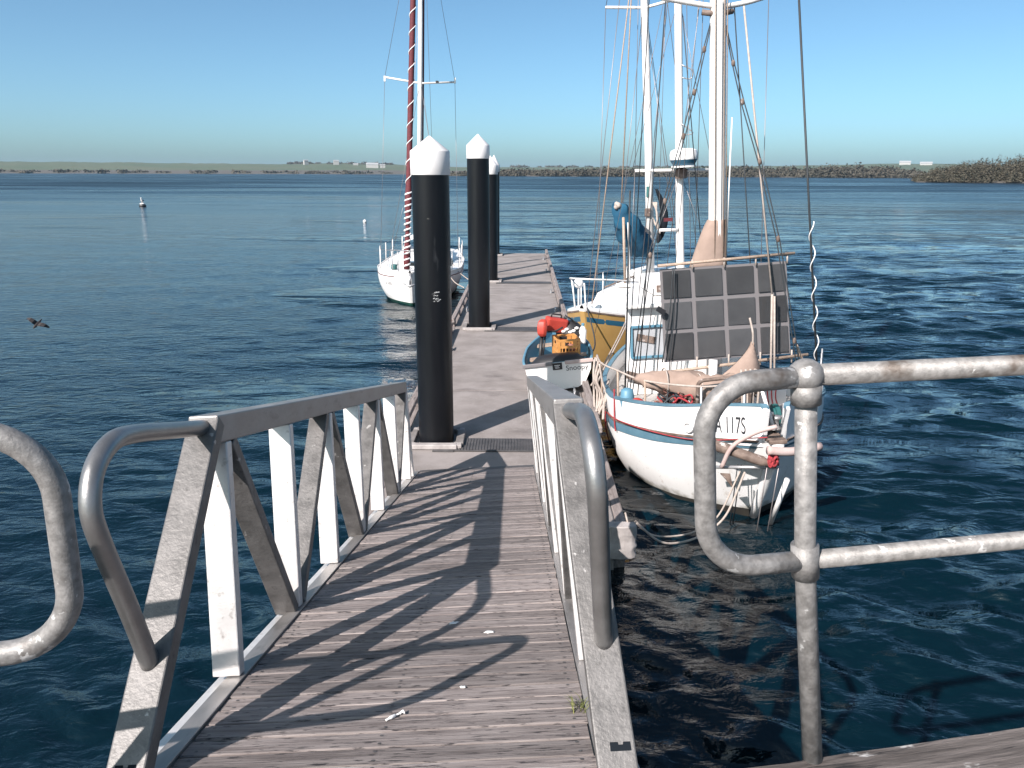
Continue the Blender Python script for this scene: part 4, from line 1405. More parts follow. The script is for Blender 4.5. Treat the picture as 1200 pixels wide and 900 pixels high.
    MB().box((.05, 4.15, 2.87), (.13, .012, .05)).build('pennant', 'maroon', mz)
    MB().tube(smooth_path([(.22, 4.14, 4.9), (.36, 4.12, 4.82), (.34, 4.12, 4.72), (.22, 4.14, 4.74)], 4), .008, 6).build('mast_eye', 'grey_metal', mz, True)
    MB().tube(smooth_path([(.22, 4.14, 4.15), (.38, 4.12, 4.02), (.24, 4.14, 4.0)], 4), .008, 6).build('mast_eye', 'grey_metal', mz, True)
    MB().lathe([(.17, 0), (.17, .02)], (.22, 4.0, 3.575), 24).build('radar_platform', 'clean_white', mz, 'auto')
    dm = MB().lathe([(.14, .025), (.165, .06), (.185, .10)], (.22, 4.0, 3.575), 28).build('radar_base', 'stripe_blue', mz, 'auto')
    MB().lathe([(.185, .10), (.19, .115), (.19, .17), (.175, .22), (.12, .245), (.02, .25)], (.22, 4.0, 3.575), 28).build('radome', 'clean_white', mz, 'auto')
    MB().lathe([(.08, -.14), (.09, -.02), (.05, 0)], (.22, 4.12, 3.565), 14).build('radar_bracket', 'dark_wood', mz, 'auto')
    for p, q in (((.19, 4.2, 3.42), (-.3, 4.2, 2.2)), ((.26, 4.2, 3.42), (.75, 4.2, 2.2)), ((-.42, 4.16, 3.56), (-.48, 4.3, 1.9)), ((.68, 4.16, 3.52), (.72, 4.3, 1.9)), ((.18, 4.2, 5.7), (-.46, 4.2, 3.54)), ((.2, 4.2, 5.7), (.7, 4.2, 3.5)), ((.17, 4.2, 6.5), (-.95, 4.6, 1.2)), ((.12, 4.15, 7.0), (.3, 4.4, 2.0)), ((.02, 4.1, 6.8), (-.05, 4.4, 2.0))):
        MB().tube([p, q], .004, 5).build('stay', 'wire', mz, True)
    # standing and running rigging of the main mast
    for p, q, r_, m_ in (((-1.02, 2.0, .98), (-.42, 2.33, 9.3), .006, 'dark_wire'), ((-.89, 2.0, .98), (-.52, 2.2, 5.32), .007, 'dark_wire'), ((.55, 1.9, .98), (.24, 2.2, 5.25), .0065, 'dark_wire'),
                         ((.56, 1.55, 1.0), (.55, 1.6, 2.17), .013, 'pale_rope'), ((.60, 1.53, 1.0), (.57, 1.58, 2.15), .012, 'pale_rope'), ((.55, 1.6, 2.17), (.31, 2.1, 5.23), .011, 'pale_rope'), ((.66, 2.2, 1.0), (.62, 2.2, 5.3), .004, 'wire'),
                         ((.22, 3.0, 2.1), (-.30, 2.3, 5.19), .006, 'dark_wire'), ((.18, 2.1, 2.3), (.23, 2.15, 4.1), .008, 'spar_white'), ((-.98, 2.3, .98), (-.90, 2.3, 3.36), .011, 'dark_wire'),
                         ((1.16, 1.6, .9), (.70, 1.6, 5.18), .0115, 'dark_wire'), ((.70, 1.6, 5.18), (.12, 2.0, 9.4), .0115, 'dark_wire'), ((-.5, 2.4, 1.9), (.02, 2.22, 6.6), .004, 'wire'), ((-.3, 2.6, 2.1), (.0, 2.2, 7.2), .004, 'wire'),
                         ((.3, 2.5, 2.1), (.10, 2.25, 6.4), .004, 'wire'), ((-.75, 2.6, 1.9), (-.50, 2.2, 5.3), .0045, 'wire'), ((-.1, 2.4, 2.3), (-.05, 2.25, 7.5), .004, 'wire'), ((-.78, 2.2, 1.0), (-.62, 2.3, 2.2), .007, 'dark_wire'), ((-.62, 2.2, 1.0), (-.50, 2.3, 2.2), .007, 'dark_wire'), ((-.46, 2.2, 1.0), (-.38, 2.3, 2.2), .006, 'dark_wire')):
        MB().tube([p, q], r_, 6).build('shroud', m_, mm, True)
    # white line spiralled round the right shroud
    a0, a1 = V3((1.155, 1.6, .95)), V3((.955, 1.6, 2.95))
    pts = []
    for k in range(90):
        f = k / 89
        p = a0.lerp(a1, f)
        pts.append(p + V3((.028 * math.cos(k * .42), .028 * math.sin(k * .42), 0)))
    MB().tube(pts, .0062, 6).build('spiral_line', 'clean_white', mm, True)
    # block-and-tackle pairs each side of the mast
    lp = [(-.01, 2.2, 5.11), (-.10, 2.15, 4.82), (-.22, 2.1, 4.38), (-.35, 2.05, 3.92), (-.57, 2.0, 3.23), (-.75, 1.95, 2.64), (-1.0, 1.9, 1.0)]
    rp = [(.15, 2.2, 5.06), (.21, 2.1, 4.66), (.29, 2.0, 4.25), (.43, 1.8, 3.61), (.59, 1.6, 2.78), (.79, 1.5, 1.64), (.9, 1.45, 1.0)]
    for path in (lp, rp):
        for o_ in (-.018, .018):
            MB().tube([V3(p) + V3((o_ * (.3 + .7 * min(1, i / 2)), 0, 0)) for i, p in enumerate(path)], .0065, 6).build('tackle_line', 'dark_wire', mm, True)
        for k in range(1, 6):
            p = V3(path[k])
            MB().ball(p, .031, 10, (.75, .6, 1.25)).build('block', 'dark_wood', mm, True)
    # folding solar screen lashed between two poles
    TL, TR, BL, BR = V3((-.69, 1.75, 2.50)), V3((.76, 1.75, 2.51)), V3((-.64, 1.72, 1.43)), V3((.85, 1.72, 1.44))
    P = lambda u_, v_: TL.lerp(TR, u_).lerp(BL.lerp(BR, u_), v_)
    mb = MB()
    mb._a([P(0, 0), P(1, 0), P(1, 1), P(0, 1)] + [P(*c_) + V3((0, .012, 0)) for c_ in ((0, 0), (1, 0), (1, 1), (0, 1))], [(0, 1, 2, 3), (7, 6, 5, 4), (0, 4, 5, 1), (1, 5, 6, 2), (2, 6, 7, 3), (3, 7, 4, 0)])
    sc = mb.build('solar_screen', 'solar_frame', t)
    for i in range(4):
        for j in range(3):
            u0, u1, v0, v1 = i / 4 + .018, (i + 1) / 4 - .018, j / 3 + .022, (j + 1) / 3 - .026
            tw, tv = random.uniform(-.004, .004), random.uniform(-.004, .004)
            mb = MB()
            q = [P(u0, v0) + V3((0, -.016 + tw - tv, 0)), P(u1, v0) + V3((0, -.016 - tw - tv, 0)), P(u1, v1) + V3((0, -.016 - tw + tv, 0)), P(u0, v1) + V3((0, -.016 + tw + tv, 0))]
            mb._a(q + [p + V3((0, .02, 0)) for p in q], [(0, 1, 2, 3), (7, 6, 5, 4), (0, 4, 5, 1), (1, 5, 6, 2), (2, 6, 7, 3), (3, 7, 4, 0)])
            mb.build('solar_cell', 'solar_cell', sc, bevel=.003)
    MB().tube([(-.72, 1.72, 2.545), (.84, 1.72, 2.60)], .017, 10).build('screen_pole', 'varnished_wood', t, True)
    MB().tube([(-.76, 1.66, 1.32), (1.03, 1.66, 1.43)], .018, 10).build('screen_pole', 'varnished_wood', t, True)
    MB().tube([(.88, 1.64, 1.56), (1.0, 1.64, 1.28)], .014, 8).build('toggle', 'varnished_wood', t, True)
    for u_ in (.25, .5, .75, 1.0):
        p = P(u_, 0)
        MB().tube([p + V3((0, -.02, .09)), p + V3((0, -.03, -.02))], .01, 6).build('screen_tie', 'pale_rope', t, True)
        p = P(u_, 1)
        MB().tube([p + V3((0, -.03, .05)), p + V3((0, -.04, -.10))], .01, 6).build('screen_tie', 'pale_rope', t, True)
    rope(t, 'screen_strap', 'dark_wire', [(-.56, 1.68, 2.50), (-.60, 1.66, 2.0), (-.68, 1.66, 1.45)], .008)
    rope(t, 'screen_strap', 'dark_wire', [(-.54, 1.68, 2.50), (-.55, 1.66, 2.0), (-.60, 1.66, 1.45)], .007)
    MB().box((-.70, 1.66, 2.05), (.10, .03, .06), Matrix.Rotation(.6, 3, 'Y')).build('strap_buckle', 'black_plastic', t)
    # right-hand stern gear visible beyond the screen
    for k in range(5):
        MB().tube([(.98 + .05 * k, 1.2 + .1 * k, 1.05), (.97 + .05 * k, 1.2 + .1 * k, 1.5 + .03 * (k % 2))], .009, 6).build('rail_pin', 'grey_metal', t, True)
    MB().box((.2, 1.55, 1.05), (.9, .5, .22)).build('hatch', 'clean_white', t, bevel=.03)
    MB().tube([(-.1, 1.62, 1.1), (-.1, 1.62, 1.45)], .05, 12).build('vent_post', 'clean_white', t, True)
    return t


yacht_near()


# ---- yellow yacht behind
def yacht_yellow():
    t = thing('yellow_yacht', 'yellow-hulled yacht with blue stripe and white cabin moored behind the white yacht', 'yacht', (1.22, 12.9, 0), (0, R(-1.5), R(-30)))
    H = Hull((0, .3, .8, 1.6, 2.8, 4.2, 5.6, 6.6), (.04, .32, .66, .98, 1.15, 1.12, .92, .72), (1.28, 1.20, 1.10, 1.0, .93, .92, .96, 1.0), (-.25, -.3, -.36, -.4, -.42, -.4, -.3, -.1), p=2.5, q=.74, rake=.45, rlen=1.6)
    zs = lambda y: spl(H.ys, H.zs, y)
    tw = lambda y: 0.0 * y + H.t_at(y, zs(y) - .05)
    tb = lambda y: H.t_at(y, .06)
    H.skin('hull', 'yellow_hull', t, t0=tb, t1=tw)
    H.skin('topside_edge', 'clean_white', t, t0=tw, t1=1.0, nt=2)
    H.skin('underwater_hull', 'dark_antifoul', t, t0=0, t1=tb, nt=6)
    for s in (-1, 1):
        H.band('blue_stripe', 'stripe_blue', t, 0.02, 6.55, lambda y: zs(y) - .235, lambda y: zs(y) - .145, s, .003, 40, .01)
        H.band('gunwale_strip', 'dark_wood', t, 0.02, 6.55, lambda y: zs(y) - .06, lambda y: zs(y) - .03, s, .012, 40, .02)
    H.deck('deck', 'clean_white', t, dz=0.0, camber=.06)
    # cabin trunk
    mb = MB()
    rings = []
    for y, w, h in ((1.25, .25, .02), (1.45, .42, .26), (1.9, .55, .40), (3.0, .68, .48), (4.4, .68, .50), (4.5, .66, .04)):
        z0 = zs(y) - .02
        rings.append([V3((-w - .06, y, z0)), V3((-w, y, z0 + h * .8)), V3((-w * .7, y, z0 + h)), V3((w * .7, y, z0 + h)), V3((w, y, z0 + h * .8)), V3((w + .06, y, z0))])
    mb.loft(rings)
    cb = mb.build('cabin_trunk', 'clean_white', t, 'auto', bevel=.02)
    for s in (-1, 1):
        for y0, y1 in ((1.75, 2.25), (2.6, 3.2), (3.5, 4.0)):
            w0, w1 = np.interp(y0, (1.45, 1.9, 3), (.42, .55, .68)) + .035, np.interp(y1, (1.45, 1.9, 3), (.42, .55, .68)) + .035
            z0 = zs(y0)
            mb = MB()
            q = [V3((s * (w0 + .012), y0, z0 + .10)), V3((s * (w1 + .012), y1, z0 + .10)), V3((s * (w1 - .005), y1, z0 + .27)), V3((s * (w0 - .005), y0, z0 + .25))]
            mb._a(q + [p - V3((s * .03, 0, 0)) for p in q], [(0, 1, 2, 3), (7, 6, 5, 4), (0, 4, 5, 1), (1, 5, 6, 2), (2, 6, 7, 3), (3, 7, 4, 0)])
            mb.build('cabin_window', 'dark_glass', cb)
    MB().box((0, 2.35, zs(2.4) + .47), (.5, .5, .06)).build('hatch', 'clean_white', cb, bevel=.015)
    mb = MB()
    mb.box((0, 3.9, zs(3.9) + .56), (1.0, 1.0, .18))
    mb.build('companion_hood', 'clean_white', cb, bevel=.05)
    for x in (-.4, .4):
        MB().tube([(x, 1.9, zs(2) + .42), (x, 4.3, zs(4) + .54)], .018, 8).build('grab_rail', 'dark_wood', cb, True)
    # pulpit and stanchions
    z0 = 1.25
    MB().tube(smooth_path([(-.75, 1.15, 1.62), (-.45, .5, 1.72), (0, .02, 1.78), (.45, .5, 1.72), (.75, 1.15, 1.62)], 6), .014, 8).build('pulpit_rail', 'spar_white', t, True)
    for x, y in ((-.72, 1.1), (-.42, .5), (0.0, .1), (.42, .5), (.72, 1.1)):
        MB().tube([(x * .95, y + .1, 1.05), (x, y, 1.70 if abs(x) < .5 else 1.62)], .013, 8).build('pulpit_leg', 'spar_white', t, True)
    for s in (-1, 1):
        pts = [(s * .75, 1.15, 1.60)]
        for y in (2.2, 3.4, 4.6, 5.8):
            b = spl(H.ys, H.bs, y) - .06
            MB().tube([(s * b, y, .92), (s * b, y, 1.50)], .012, 8).build('stanchion', 'spar_white', t, True)
            pts.append((s * b, y, 1.50))
        MB().tube(pts, .006, 6).build('lifeline', 'wire', t, True)
    MB().ball((-.35, .62, 1.62), .09, 12).build('anchor_light', 'clean_white', t, True)
    MB().tube([(-.35, .62, 1.1), (-.35, .62, 1.55)], .015, 8).build('light_post', 'clean_white', t, True)
    lb = MB().lathe([(.17, 0), (.21, .03), (.21, .07), (.17, .10), (.13, .07), (.13, .03), (.17, 0)], (0, 0, 0), 20, False).build('lifebuoy', 'clean_white', t, True)
    lb.location = (.62, 1.55, 1.22)
    lb.rotation_euler = (R(80), 0, R(25))
    # rig
    ms = MB().tube([(.06, 3.2, 1.2), (-.06, 3.2, 4.0), (-.22, 3.2, 6.64), (-.38, 3.2, 10.2)], [.082, .08, .075, .06], 18).build('mast', 'spar_white', t, True)
    MB().tube([(-1.0, 3.2, 6.62), (-.2, 3.2, 6.52), (.60, 3.2, 6.62)], .028, 8).build('spreader', 'spar_white', ms, True)
    MB().box((.0, 3.09, 2.75), (.13, .06, .16)).build('halyard_winch', 'dark_wood', ms, bevel=.02)
    MB().box((-.02, 3.11, 3.15), (.05, .03, .2)).build('green_cleat', 'teal_green', ms)
    for p, q, m_ in (((-1.06, 3.0, .95), (-1.0, 3.2, 6.62), 'wire'), ((.98, 3.0, .95), (.60, 3.2, 6.62), 'wire'), ((-.21, 2.2, 2.81), (-.36, 3.15, 9.6), 'varnished_wood'), ((.05, .1, 1.3), (-.36, 3.1, 9.6), 'wire'), ((-1.0, 3.2, 6.62), (-.36, 3.2, 9.9), 'wire'), ((.6, 3.2, 6.62), (-.36, 3.2, 9.9), 'wire'),
                     ((-.64, 4.0, 1.24), (-.38, 3.3, 9.5), 'wire'), ((.4, 4.2, 1.4), (-.2, 3.3, 6.4), 'wire'), ((-.5, 2.6, 1.2), (-.22, 3.15, 6.5), 'wire'), ((.55, 3.6, 1.3), (-.2, 3.2, 6.5), 'wire'), ((.1, 6.5, 1.1), (-.38, 3.3, 10.1), 'wire'), ((-.8, 2.2, 1.0), (-.3, 3.1, 8.2), 'varnished_wood')):
        MB().tube([p, q], .0065 if m_ == 'wire' else .012, 6).build('stay', m_, ms, True)
    # bundled blue sail on its boom, forward end cocked up
    mb = MB()
    path = smooth_path([(-.26, 2.15, 2.86), (-.2, 2.25, 2.72), (-.12, 2.45, 2.50), (-.06, 2.7, 2.30), (-.02, 2.95, 2.18), (.02, 3.08, 2.12)], 5)
    rings = []
    n = len(path)
    for i, p in enumerate(path):
        f = i / (n - 1)
        ra = .06 + .20 * math.sin(math.pi * (0.15 + .75 * f)) ** 1.0
        ring = []
        for k in range(16):
            th = k * math.pi / 8
            w_ = 1 + .42 * mnoise.noise(V3((math.cos(th) * 2.2, math.sin(th) * 2.2, i * .30))) + .2 * mnoise.noise(V3((math.cos(th) * 5, math.sin(th) * 5, i * .5)))
            hang = 1.55 if math.sin(th) < 0 else .9
            ring.append(p + V3((ra * .8 * math.cos(th) * w_, -.03 * math.sin(th), ra * math.sin(th) * w_ * hang)))
        rings.append(ring)
    mb.loft(rings)
    mb.build('bundled_sail', 'blue_canvas', t, True)
    MB().tube([(-.27, 2.12, 2.92), (.03, 3.1, 2.36)], .035, 10).build('boom', 'spar_white', t, True)
    mb = MB()
    for k in range(5):
        mb.ball((-.26 + .03 * math.cos(k * 2), 2.13, 2.92 + .03 * math.sin(k * 2.2)), .05, 8)
    mb.build('end_lashing', 'pale_rope', t, True)
    MB().tube([(-.16, 2.2, 2.7), (-.12, 2.25, 1.40)], .028, 8).build('boom_crutch', 'varnished_wood', t, True)
    MB().tube([(-.06, 2.2, 2.6), (-.02, 2.25, 1.40)], .018, 8).build('boom_crutch', 'spar_white', t, True)
    mb = MB()
    path = smooth_path([(.14, 3.15, 3.2), (.26, 3.2, 2.9), (.30, 3.2, 2.6), (.24, 3.2, 2.3), (.18, 3.2, 2.15)], 4)
    rings = []
    for i, p in enumerate(path):
        ra = .03 + .055 * math.sin(math.pi * i / (len(path) - 1))
        rings.append([p + V3((ra * math.cos(k * math.pi / 5) * (1 + .3 * mnoise.noise(V3((i, k, 3)))), ra * .6 * math.sin(k * math.pi / 5), 0)) for k in range(10)])
    mb.loft(rings)
    mb.build('dark_sail_bag', 'dark_canvas', t, True)
    for k in range(4):
        rope(t, 'coiled_line', 'pale_rope', [(.10 + .03 * k, 3.05, 2.95), (.22, 3.0, 2.75 - .04 * k), (.20 + .03 * k, 3.02, 2.5 - .05 * k), (.12, 3.05, 2.65)], .014, 5)
    return t


yacht_yellow()


# ---- white yacht with a maroon furled sail, left of the pontoon
def yacht_left():
    t = thing('white_yacht', 'white yacht with green bottom paint and maroon furled headsail left of the pontoon', 'yacht', (-2.72, 20.4, 0), (0, R(1.2), R(1)))
    H = Hull((0, .25, .7, 1.5, 2.8, 4.5, 6.5, 7.6), (.04, .30, .66, 1.02, 1.24, 1.24, 1.05, .85), (.93, .90, .86, .82, .78, .77, .80, .84), (-.3, -.34, -.38, -.42, -.45, -.42, -.3, -.08), p=2.7, q=.72, rake=.5, rlen=1.6)
    zs = lambda y: spl(H.ys, H.zs, y)
    tb = lambda y: H.t_at(y, .07)
    H.skin('hull', 'clean_white', t, t0=tb)
    H.skin('underwater_hull', 'green_antifoul', t, t0=0, t1=tb, nt=6)
    for s in (-1, 1):
        H.band('cove_stripe', 'maroon', t, .45, 7.4, lambda y: zs(y) - .135, lambda y: zs(y) - .11, s, .003, 40, .01)
        H.band('gunwale_strip', 'spar_white', t, .02, 7.5, lambda y: zs(y) - .02, lambda y: zs(y) + .025, s, .008, 40, .02)
    H.deck('deck', 'clean_white', t, camber=.06)
    me = text_mesh('La Dora', .17, 0, 1.0)
    for v in me.vertices:
        y = .95 - v.co.x * .72
        tt = H.t_at(y, .50 + v.co.y)
        v.co = H.pt(y, tt, -1, .005)
    link('name_letters', me, 'solar_frame', t)
    mb = MB()
    rings = []
    for y, w, h in ((1.1, .22, .03), (1.5, .42, .20), (2.4, .6, .30), (3.6, .72, .40), (4.8, .74, .44), (4.9, .72, .05)):
        z0 = zs(y) - .02
        rings.append([V3((-w - .06, y, z0)), V3((-w, y, z0 + h * .8)), V3((-w * .7, y, z0 + h)), V3((w * .7, y, z0 + h)), V3((w, y, z0 + h * .8)), V3((w + .06, y, z0))])
    mb.loft(rings)
    cb = mb.build('cabin_trunk', 'clean_white', t, 'auto')
    for s in (-1, 1):
        for y0, y1 in ((2.2, 2.7), (3.1, 3.7)):
            w0, w1 = np.interp(y0, (1.5, 2.4, 3.6), (.42, .6, .72)) + .035, np.interp(y1, (1.5, 2.4, 3.6), (.42, .6, .72)) + .035
            z0 = zs(y0)
            q = [V3((s * (w0 + .012), y0, z0 + .08)), V3((s * (w1 + .012), y1, z0 + .08)), V3((s * (w1 - .005), y1, z0 + .2)), V3((s * (w0 - .005), y0, z0 + .2))]
            MB()._a(q + [p - V3((s * .03, 0, 0)) for p in q], [(0, 1, 2, 3), (7, 6, 5, 4), (0, 4, 5, 1), (1, 5, 6, 2), (2, 6, 7, 3), (3, 7, 4, 0)]).build('cabin_window', 'dark_glass', cb)
    MB().box((-.1, 1.45, zs(1.5) + .22), (.4, .3, .05)).build('fore_hatch', 'dark_glass', cb, bevel=.01)
    # sprayhood
    mb = MB()
    mb.loft([[V3((r_ * .8 * math.cos(k * math.pi / 8), 4.3 + d_, zs(4.3) + .40 + r_ * .55 * math.sin(k * math.pi / 8))) for k in range(9)] for r_, d_ in ((.72, -.5), (.86, 0), (.9, .5))], caps=False, closed=False)
    mb.build('sprayhood', 'clean_white', t, True)
    # pulpit, stanchions, lifelines
    MB().tube(smooth_path([(-.62, .95, 1.42), (-.42, .4, 1.48), (0, -.12, 1.52), (.42, .4, 1.48), (.62, .95, 1.42)], 6), .013, 8).build('pulpit_rail', 'grey_metal', t, True)
    for x, y in ((-.6, .9), (-.36, .35), (.36, .35), (.6, .9)):
        MB().tube([(x * .95, y + .05, .86), (x, y, 1.45)], .013, 8).build('pulpit_leg', 'grey_metal', t, True)
    for s in (-1, 1):
        pts = [(s * .62, .95, 1.42)]
        for y in (1.7, 2.8, 4.0, 5.3, 6.6):
            b = spl(H.ys, H.bs, y) - .05
            MB().tube([(s * b, y, .78), (s * b, y, 1.36)], .015, 8).build('stanchion', 'spar_white', t, True)
            pts.append((s * b, y, 1.36))
        for dz in (0, -.28):
            MB().tube([V3(p) + V3((0, 0, dz)) for p in pts], .005, 6).build('lifeline', 'wire', t, True)
    mb = MB()
    mb.tube([(.02, -.02, .92), (.02, -.14, .78), (.02, -.1, .62)], .035, 8)
    mb.tube([(-.16, -.1, .66), (.02, -.16, .60), (.2, -.1, .66)], [.015, .04, .015], 8)
    mb.build('bow_anchor', 'grey_metal', t, True)
    # mast, spreaders, furled maroon headsail with white spiral
    ms = MB().tube([(-.04, 2.8, .9), (.04, 2.8, 6.0), (.10, 2.8, 11.5)], [.075, .07, .055], 16).build('mast', 'spar_white', t, True)
    MB().tube([(.05, 2.86, 1.6), (.12, 2.86, 6.2), (.17, 2.86, 11.0)], .028, 8).build('mast_sail_track', 'maroon', ms, True)
    MB().tube([(-.96, 2.8, 6.07), (.05, 2.78, 5.93), (1.02, 2.8, 5.99)], .026, 8).build('spreader', 'spar_white', ms, True)
    for x in (-.96, 1.02):
        MB().box((x, 2.8, 6.03), (.05, .05, .15)).build('spreader_tip', 'spar_white', ms)
    MB().box((.52, 2.78, 5.985), (.08, .05, .05)).build('spreader_fitting', 'black_plastic', ms)
    s0, s1 = V3((-.10, .18, 1.0)), V3((.0, 2.45, 11.0))
    N = 40
    fs = MB().tube([s0.lerp(s1, k / N) for k in range(N + 1)], [.075 + .02 * math.sin(k * 1.1) * (k < 9) for k in range(N + 1)], 12).build('furled_headsail', 'maroon', t, True)
    for f0, f1, turns, r_ in ((.0, .2, 13, .026), (.2, 1.0, 17, .013)):
        pts = []
        n = int(turns * 12)
        for k in range(n + 1):
            f = f0 + (f1 - f0) * k / n
            p = s0.lerp(s1, f)
            a_ = 2 * math.pi * turns * k / n
            pts.append(p + V3((.082 * math.cos(a_), .082 * math.sin(a_), 0)))
        MB().tube(pts, r_, 6).build('spiral_edge', 'clean_white', fs, True)
    for p, q in (((-1.16, 2.6, .8), (-.96, 2.8, 6.0)), ((-.96, 2.8, 6.05), (.05, 2.8, 10.8)), ((1.16, 2.6, .8), (1.02, 2.8, 5.97)), ((1.02, 2.8, 6.0), (.12, 2.8, 10.8)), ((.1, 7.4, 1.0), (.12, 2.9, 11.3)), ((.5, 5.2, 1.2), (.08, 2.9, 6.0)), ((-.6, 4.6, 1.0), (.0, 2.9, 8.2)), ((-.9, 2.2, .8), (.03, 2.75, 5.9)), ((.9, 2.2, .8), (.06, 2.75, 5.9)), ((0, -.05, 1.5), (-.12, .4, 1.3)), ((-.55, .9, 1.43), (-.2, .35, 2.6))):
        MB().tube([p, q], .006, 6).build('stay', 'wire', ms, True)
    MB().tube([(-.05, 2.9, 1.55), (.1, 6.2, 1.6)], .05, 10).build('boom', 'spar_white', ms, True)
    MB().tube(smooth_path([(-.03, 3.0, 1.66), (.02, 4.2, 1.72), (.08, 5.8, 1.68)], 6), .1, 10).build('boom_cover', 'maroon', ms, True)
    # gear on deck on the shaded side
    for k in range(4):
        MB().ball((.55 + .12 * k, .9 + .4 * k, 1.0), .13, 10, (1, 1, 1)).build('deck_bag', 'dark_canvas' if k % 2 else 'solar_frame', t, True)
    MB().box((-.55, 1.1, .95), (.16, .14, .14)).build('green_box', 'teal_green', t, bevel=.02)
    return t


yacht_left()
for k, (p, q, sag, lab) in enumerate((((-1.95, 22.4, .85), (-1.22, 19.6, .66), .12, 'pale mooring line from the maroon-sailed yacht to the left bull rail, nearer one'),
                                      ((-1.8, 23.6, .80), (-1.2, 21.2, .66), .05, 'pale mooring line from the maroon-sailed yacht to the left bull rail, farther one'))):
    p, q = V3(p), V3(q)
    o = rope(None, 'mooring_line', 'pale_rope', [p, p.lerp(q, .5) - V3((0, 0, sag)), q], .014)
    tag(o, lab, 'rope', 'mooring lines of the left yacht')


# ------------------------------------------------------------------ dinghy on the pontoon
DM = Matrix.Translation((.70, 10.5, .535)) @ Matrix.Rotation(R(-3), 4, 'Z') @ Matrix.Rotation(R(-7), 4, 'Y') @ Matrix.Rotation(R(2), 4, 'X')


def dinghy():
    t = thing('dinghy', 'small white and blue dinghy lying on the pontoon edge with gear piled in it', 'dinghy')
    t.matrix_world = DM
    st = ((0, .47, .36, .40, .0), (.5, .50, .39, .36, -.01), (1.1, .48, .38, .34, -.01), (1.6, .36, .26, .35, .0), (2.0, .18, .1, .38, .06), (2.2, .03, .02, .41, .18))
    out, inn = [], []
    for i in range(25):
        y = 2.2 * i / 24
        b, c, zt, zb = (spl([s_[0] for s_ in st], [s_[j] for s_ in st], y) for j in (1, 2, 3, 4))
        ring = [V3((-b, y, zt)), V3((-b * .97, y, zt * .66 + zb * .34)), V3((-c, y, zb + .07)), V3((-c * .7, y, zb + .01)), V3((0, y, zb - .0)), V3((c * .7, y, zb + .01)), V3((c, y, zb + .07)), V3((b * .97, y, zt * .66 + zb * .34)), V3((b, y, zt))]
        out.append(ring)
        k = .93
        inn.append([V3((p.x * k, min(max(y, .03), 2.13), p.z if j in (0, 8) else p.z + .025)) for j, p in enumerate(ring)])
    mb = MB()
    mb.loft(out, caps=False, closed=False)
    mb._a(out[0], [tuple(range(9))])
    mb.build('hull', 'clean_white', t, 'auto')
    mb = MB()
    mb.loft(inn, caps=False, closed=False)
    mb._a(inn[0], [tuple(range(9))])
    mb.build('lining', 'pale_blue', t, 'auto')
    for s in (0, 8):
        MB().tube([r_[s] for r_ in out], .022, 8).build('gunwale', 'pale_blue', t, True)
    MB().bar((-.50, -.012, .392), (-.08, -.012, .392), .035, .05).build('transom_trim', 'solar_frame', t, bevel=.008)
    MB().bar((.10, -.012, .392), (.50, -.012, .392), .035, .05).build('transom_trim', 'pink_pole', t, bevel=.008)
    MB().box((-.01, -.006, .345), (.135, .010, .10)).build('black_plate', 'black_plastic', t, bevel=.003)
    mb = MB()
    for x0, x1, z in ((-.05, .03, .36), (-.045, .01, .34), (-.04, .02, .322)):
        mb.quad((x0, -.0125, z - .004), (x1, -.0125, z - .004), (x1, -.0125, z + .004), (x0, -.0125, z + .004))
    mb.build('plate_marks', 'clean_white', t)
    me = text_mesh('Snoopy', .105, 0, 1.0)
    o = link('name_letters', me, 'lettering', t)
    o.matrix_local = Matrix.Translation((.105, -.004, .268)) @ Matrix.Rotation(R(90), 4, 'X')
    for y in (.75, 1.55):
        MB().box((0, y, .27), (.86 if y < 1 else .66, .18, .022)).build('thwart', 'varnished_wood', t, bevel=.004)
    return t


dinghy()


def dg(x, y, z):
    return DM @ V3((x, y, z))


# orange milk crate
def crate():
    t = thing('milk_crate', 'orange plastic milk crate standing in the dinghy', 'crate')
    t.matrix_world = DM @ Matrix.Translation((.12, .60, .31)) @ Matrix.Rotation(R(6), 4, 'Y') @ Matrix.Rotation(R(14), 4, 'Z')
    S, Ht, th = .33, .30, .012

    def panel():
        mb = MB()
        mb.box((0, 0, .02), (S, th, .04))
        mb.box((0, 0, Ht - .015), (S, th * 1.4, .03))
        mb.box((0, 0, Ht * .62), (S, th, .035))
        for x in (-S / 2 + .018, S / 2 - .018):
            mb.box((x, 0, Ht / 2), (.036, th * 1.2, Ht - .01))
        for k in range(5):
            mb.box((-.1 + .05 * k, 0, Ht * .31), (.014, th * .9, Ht * .6))
        mb.box((0, 0, Ht * .36), (S - .05, th * .8, .012))
        mb.box((-.09, 0, Ht * .8), (.06, th * .9, Ht * .34))
        mb.box((.09, 0, Ht * .8), (.06, th * .9, Ht * .34))
        return mb
    for k in range(4):
        o = panel().build('side_panel', 'orange_plastic', t)
        o.matrix_local = Matrix.Rotation(k * math.pi / 2, 4, 'Z') @ Matrix.Translation((0, -S / 2, 0))
    MB().box((0, 0, .006), (S - .02, S - .02, .012)).build('base', 'orange_plastic', t)
    MB().ball((-.04, .02, .12), .1, 10).build('black_bag', 'black_plastic', t, True)
    MB().ball((.08, .05, .1), .08, 10).build('brown_bag', 'brown_rope', t, True)


crate()
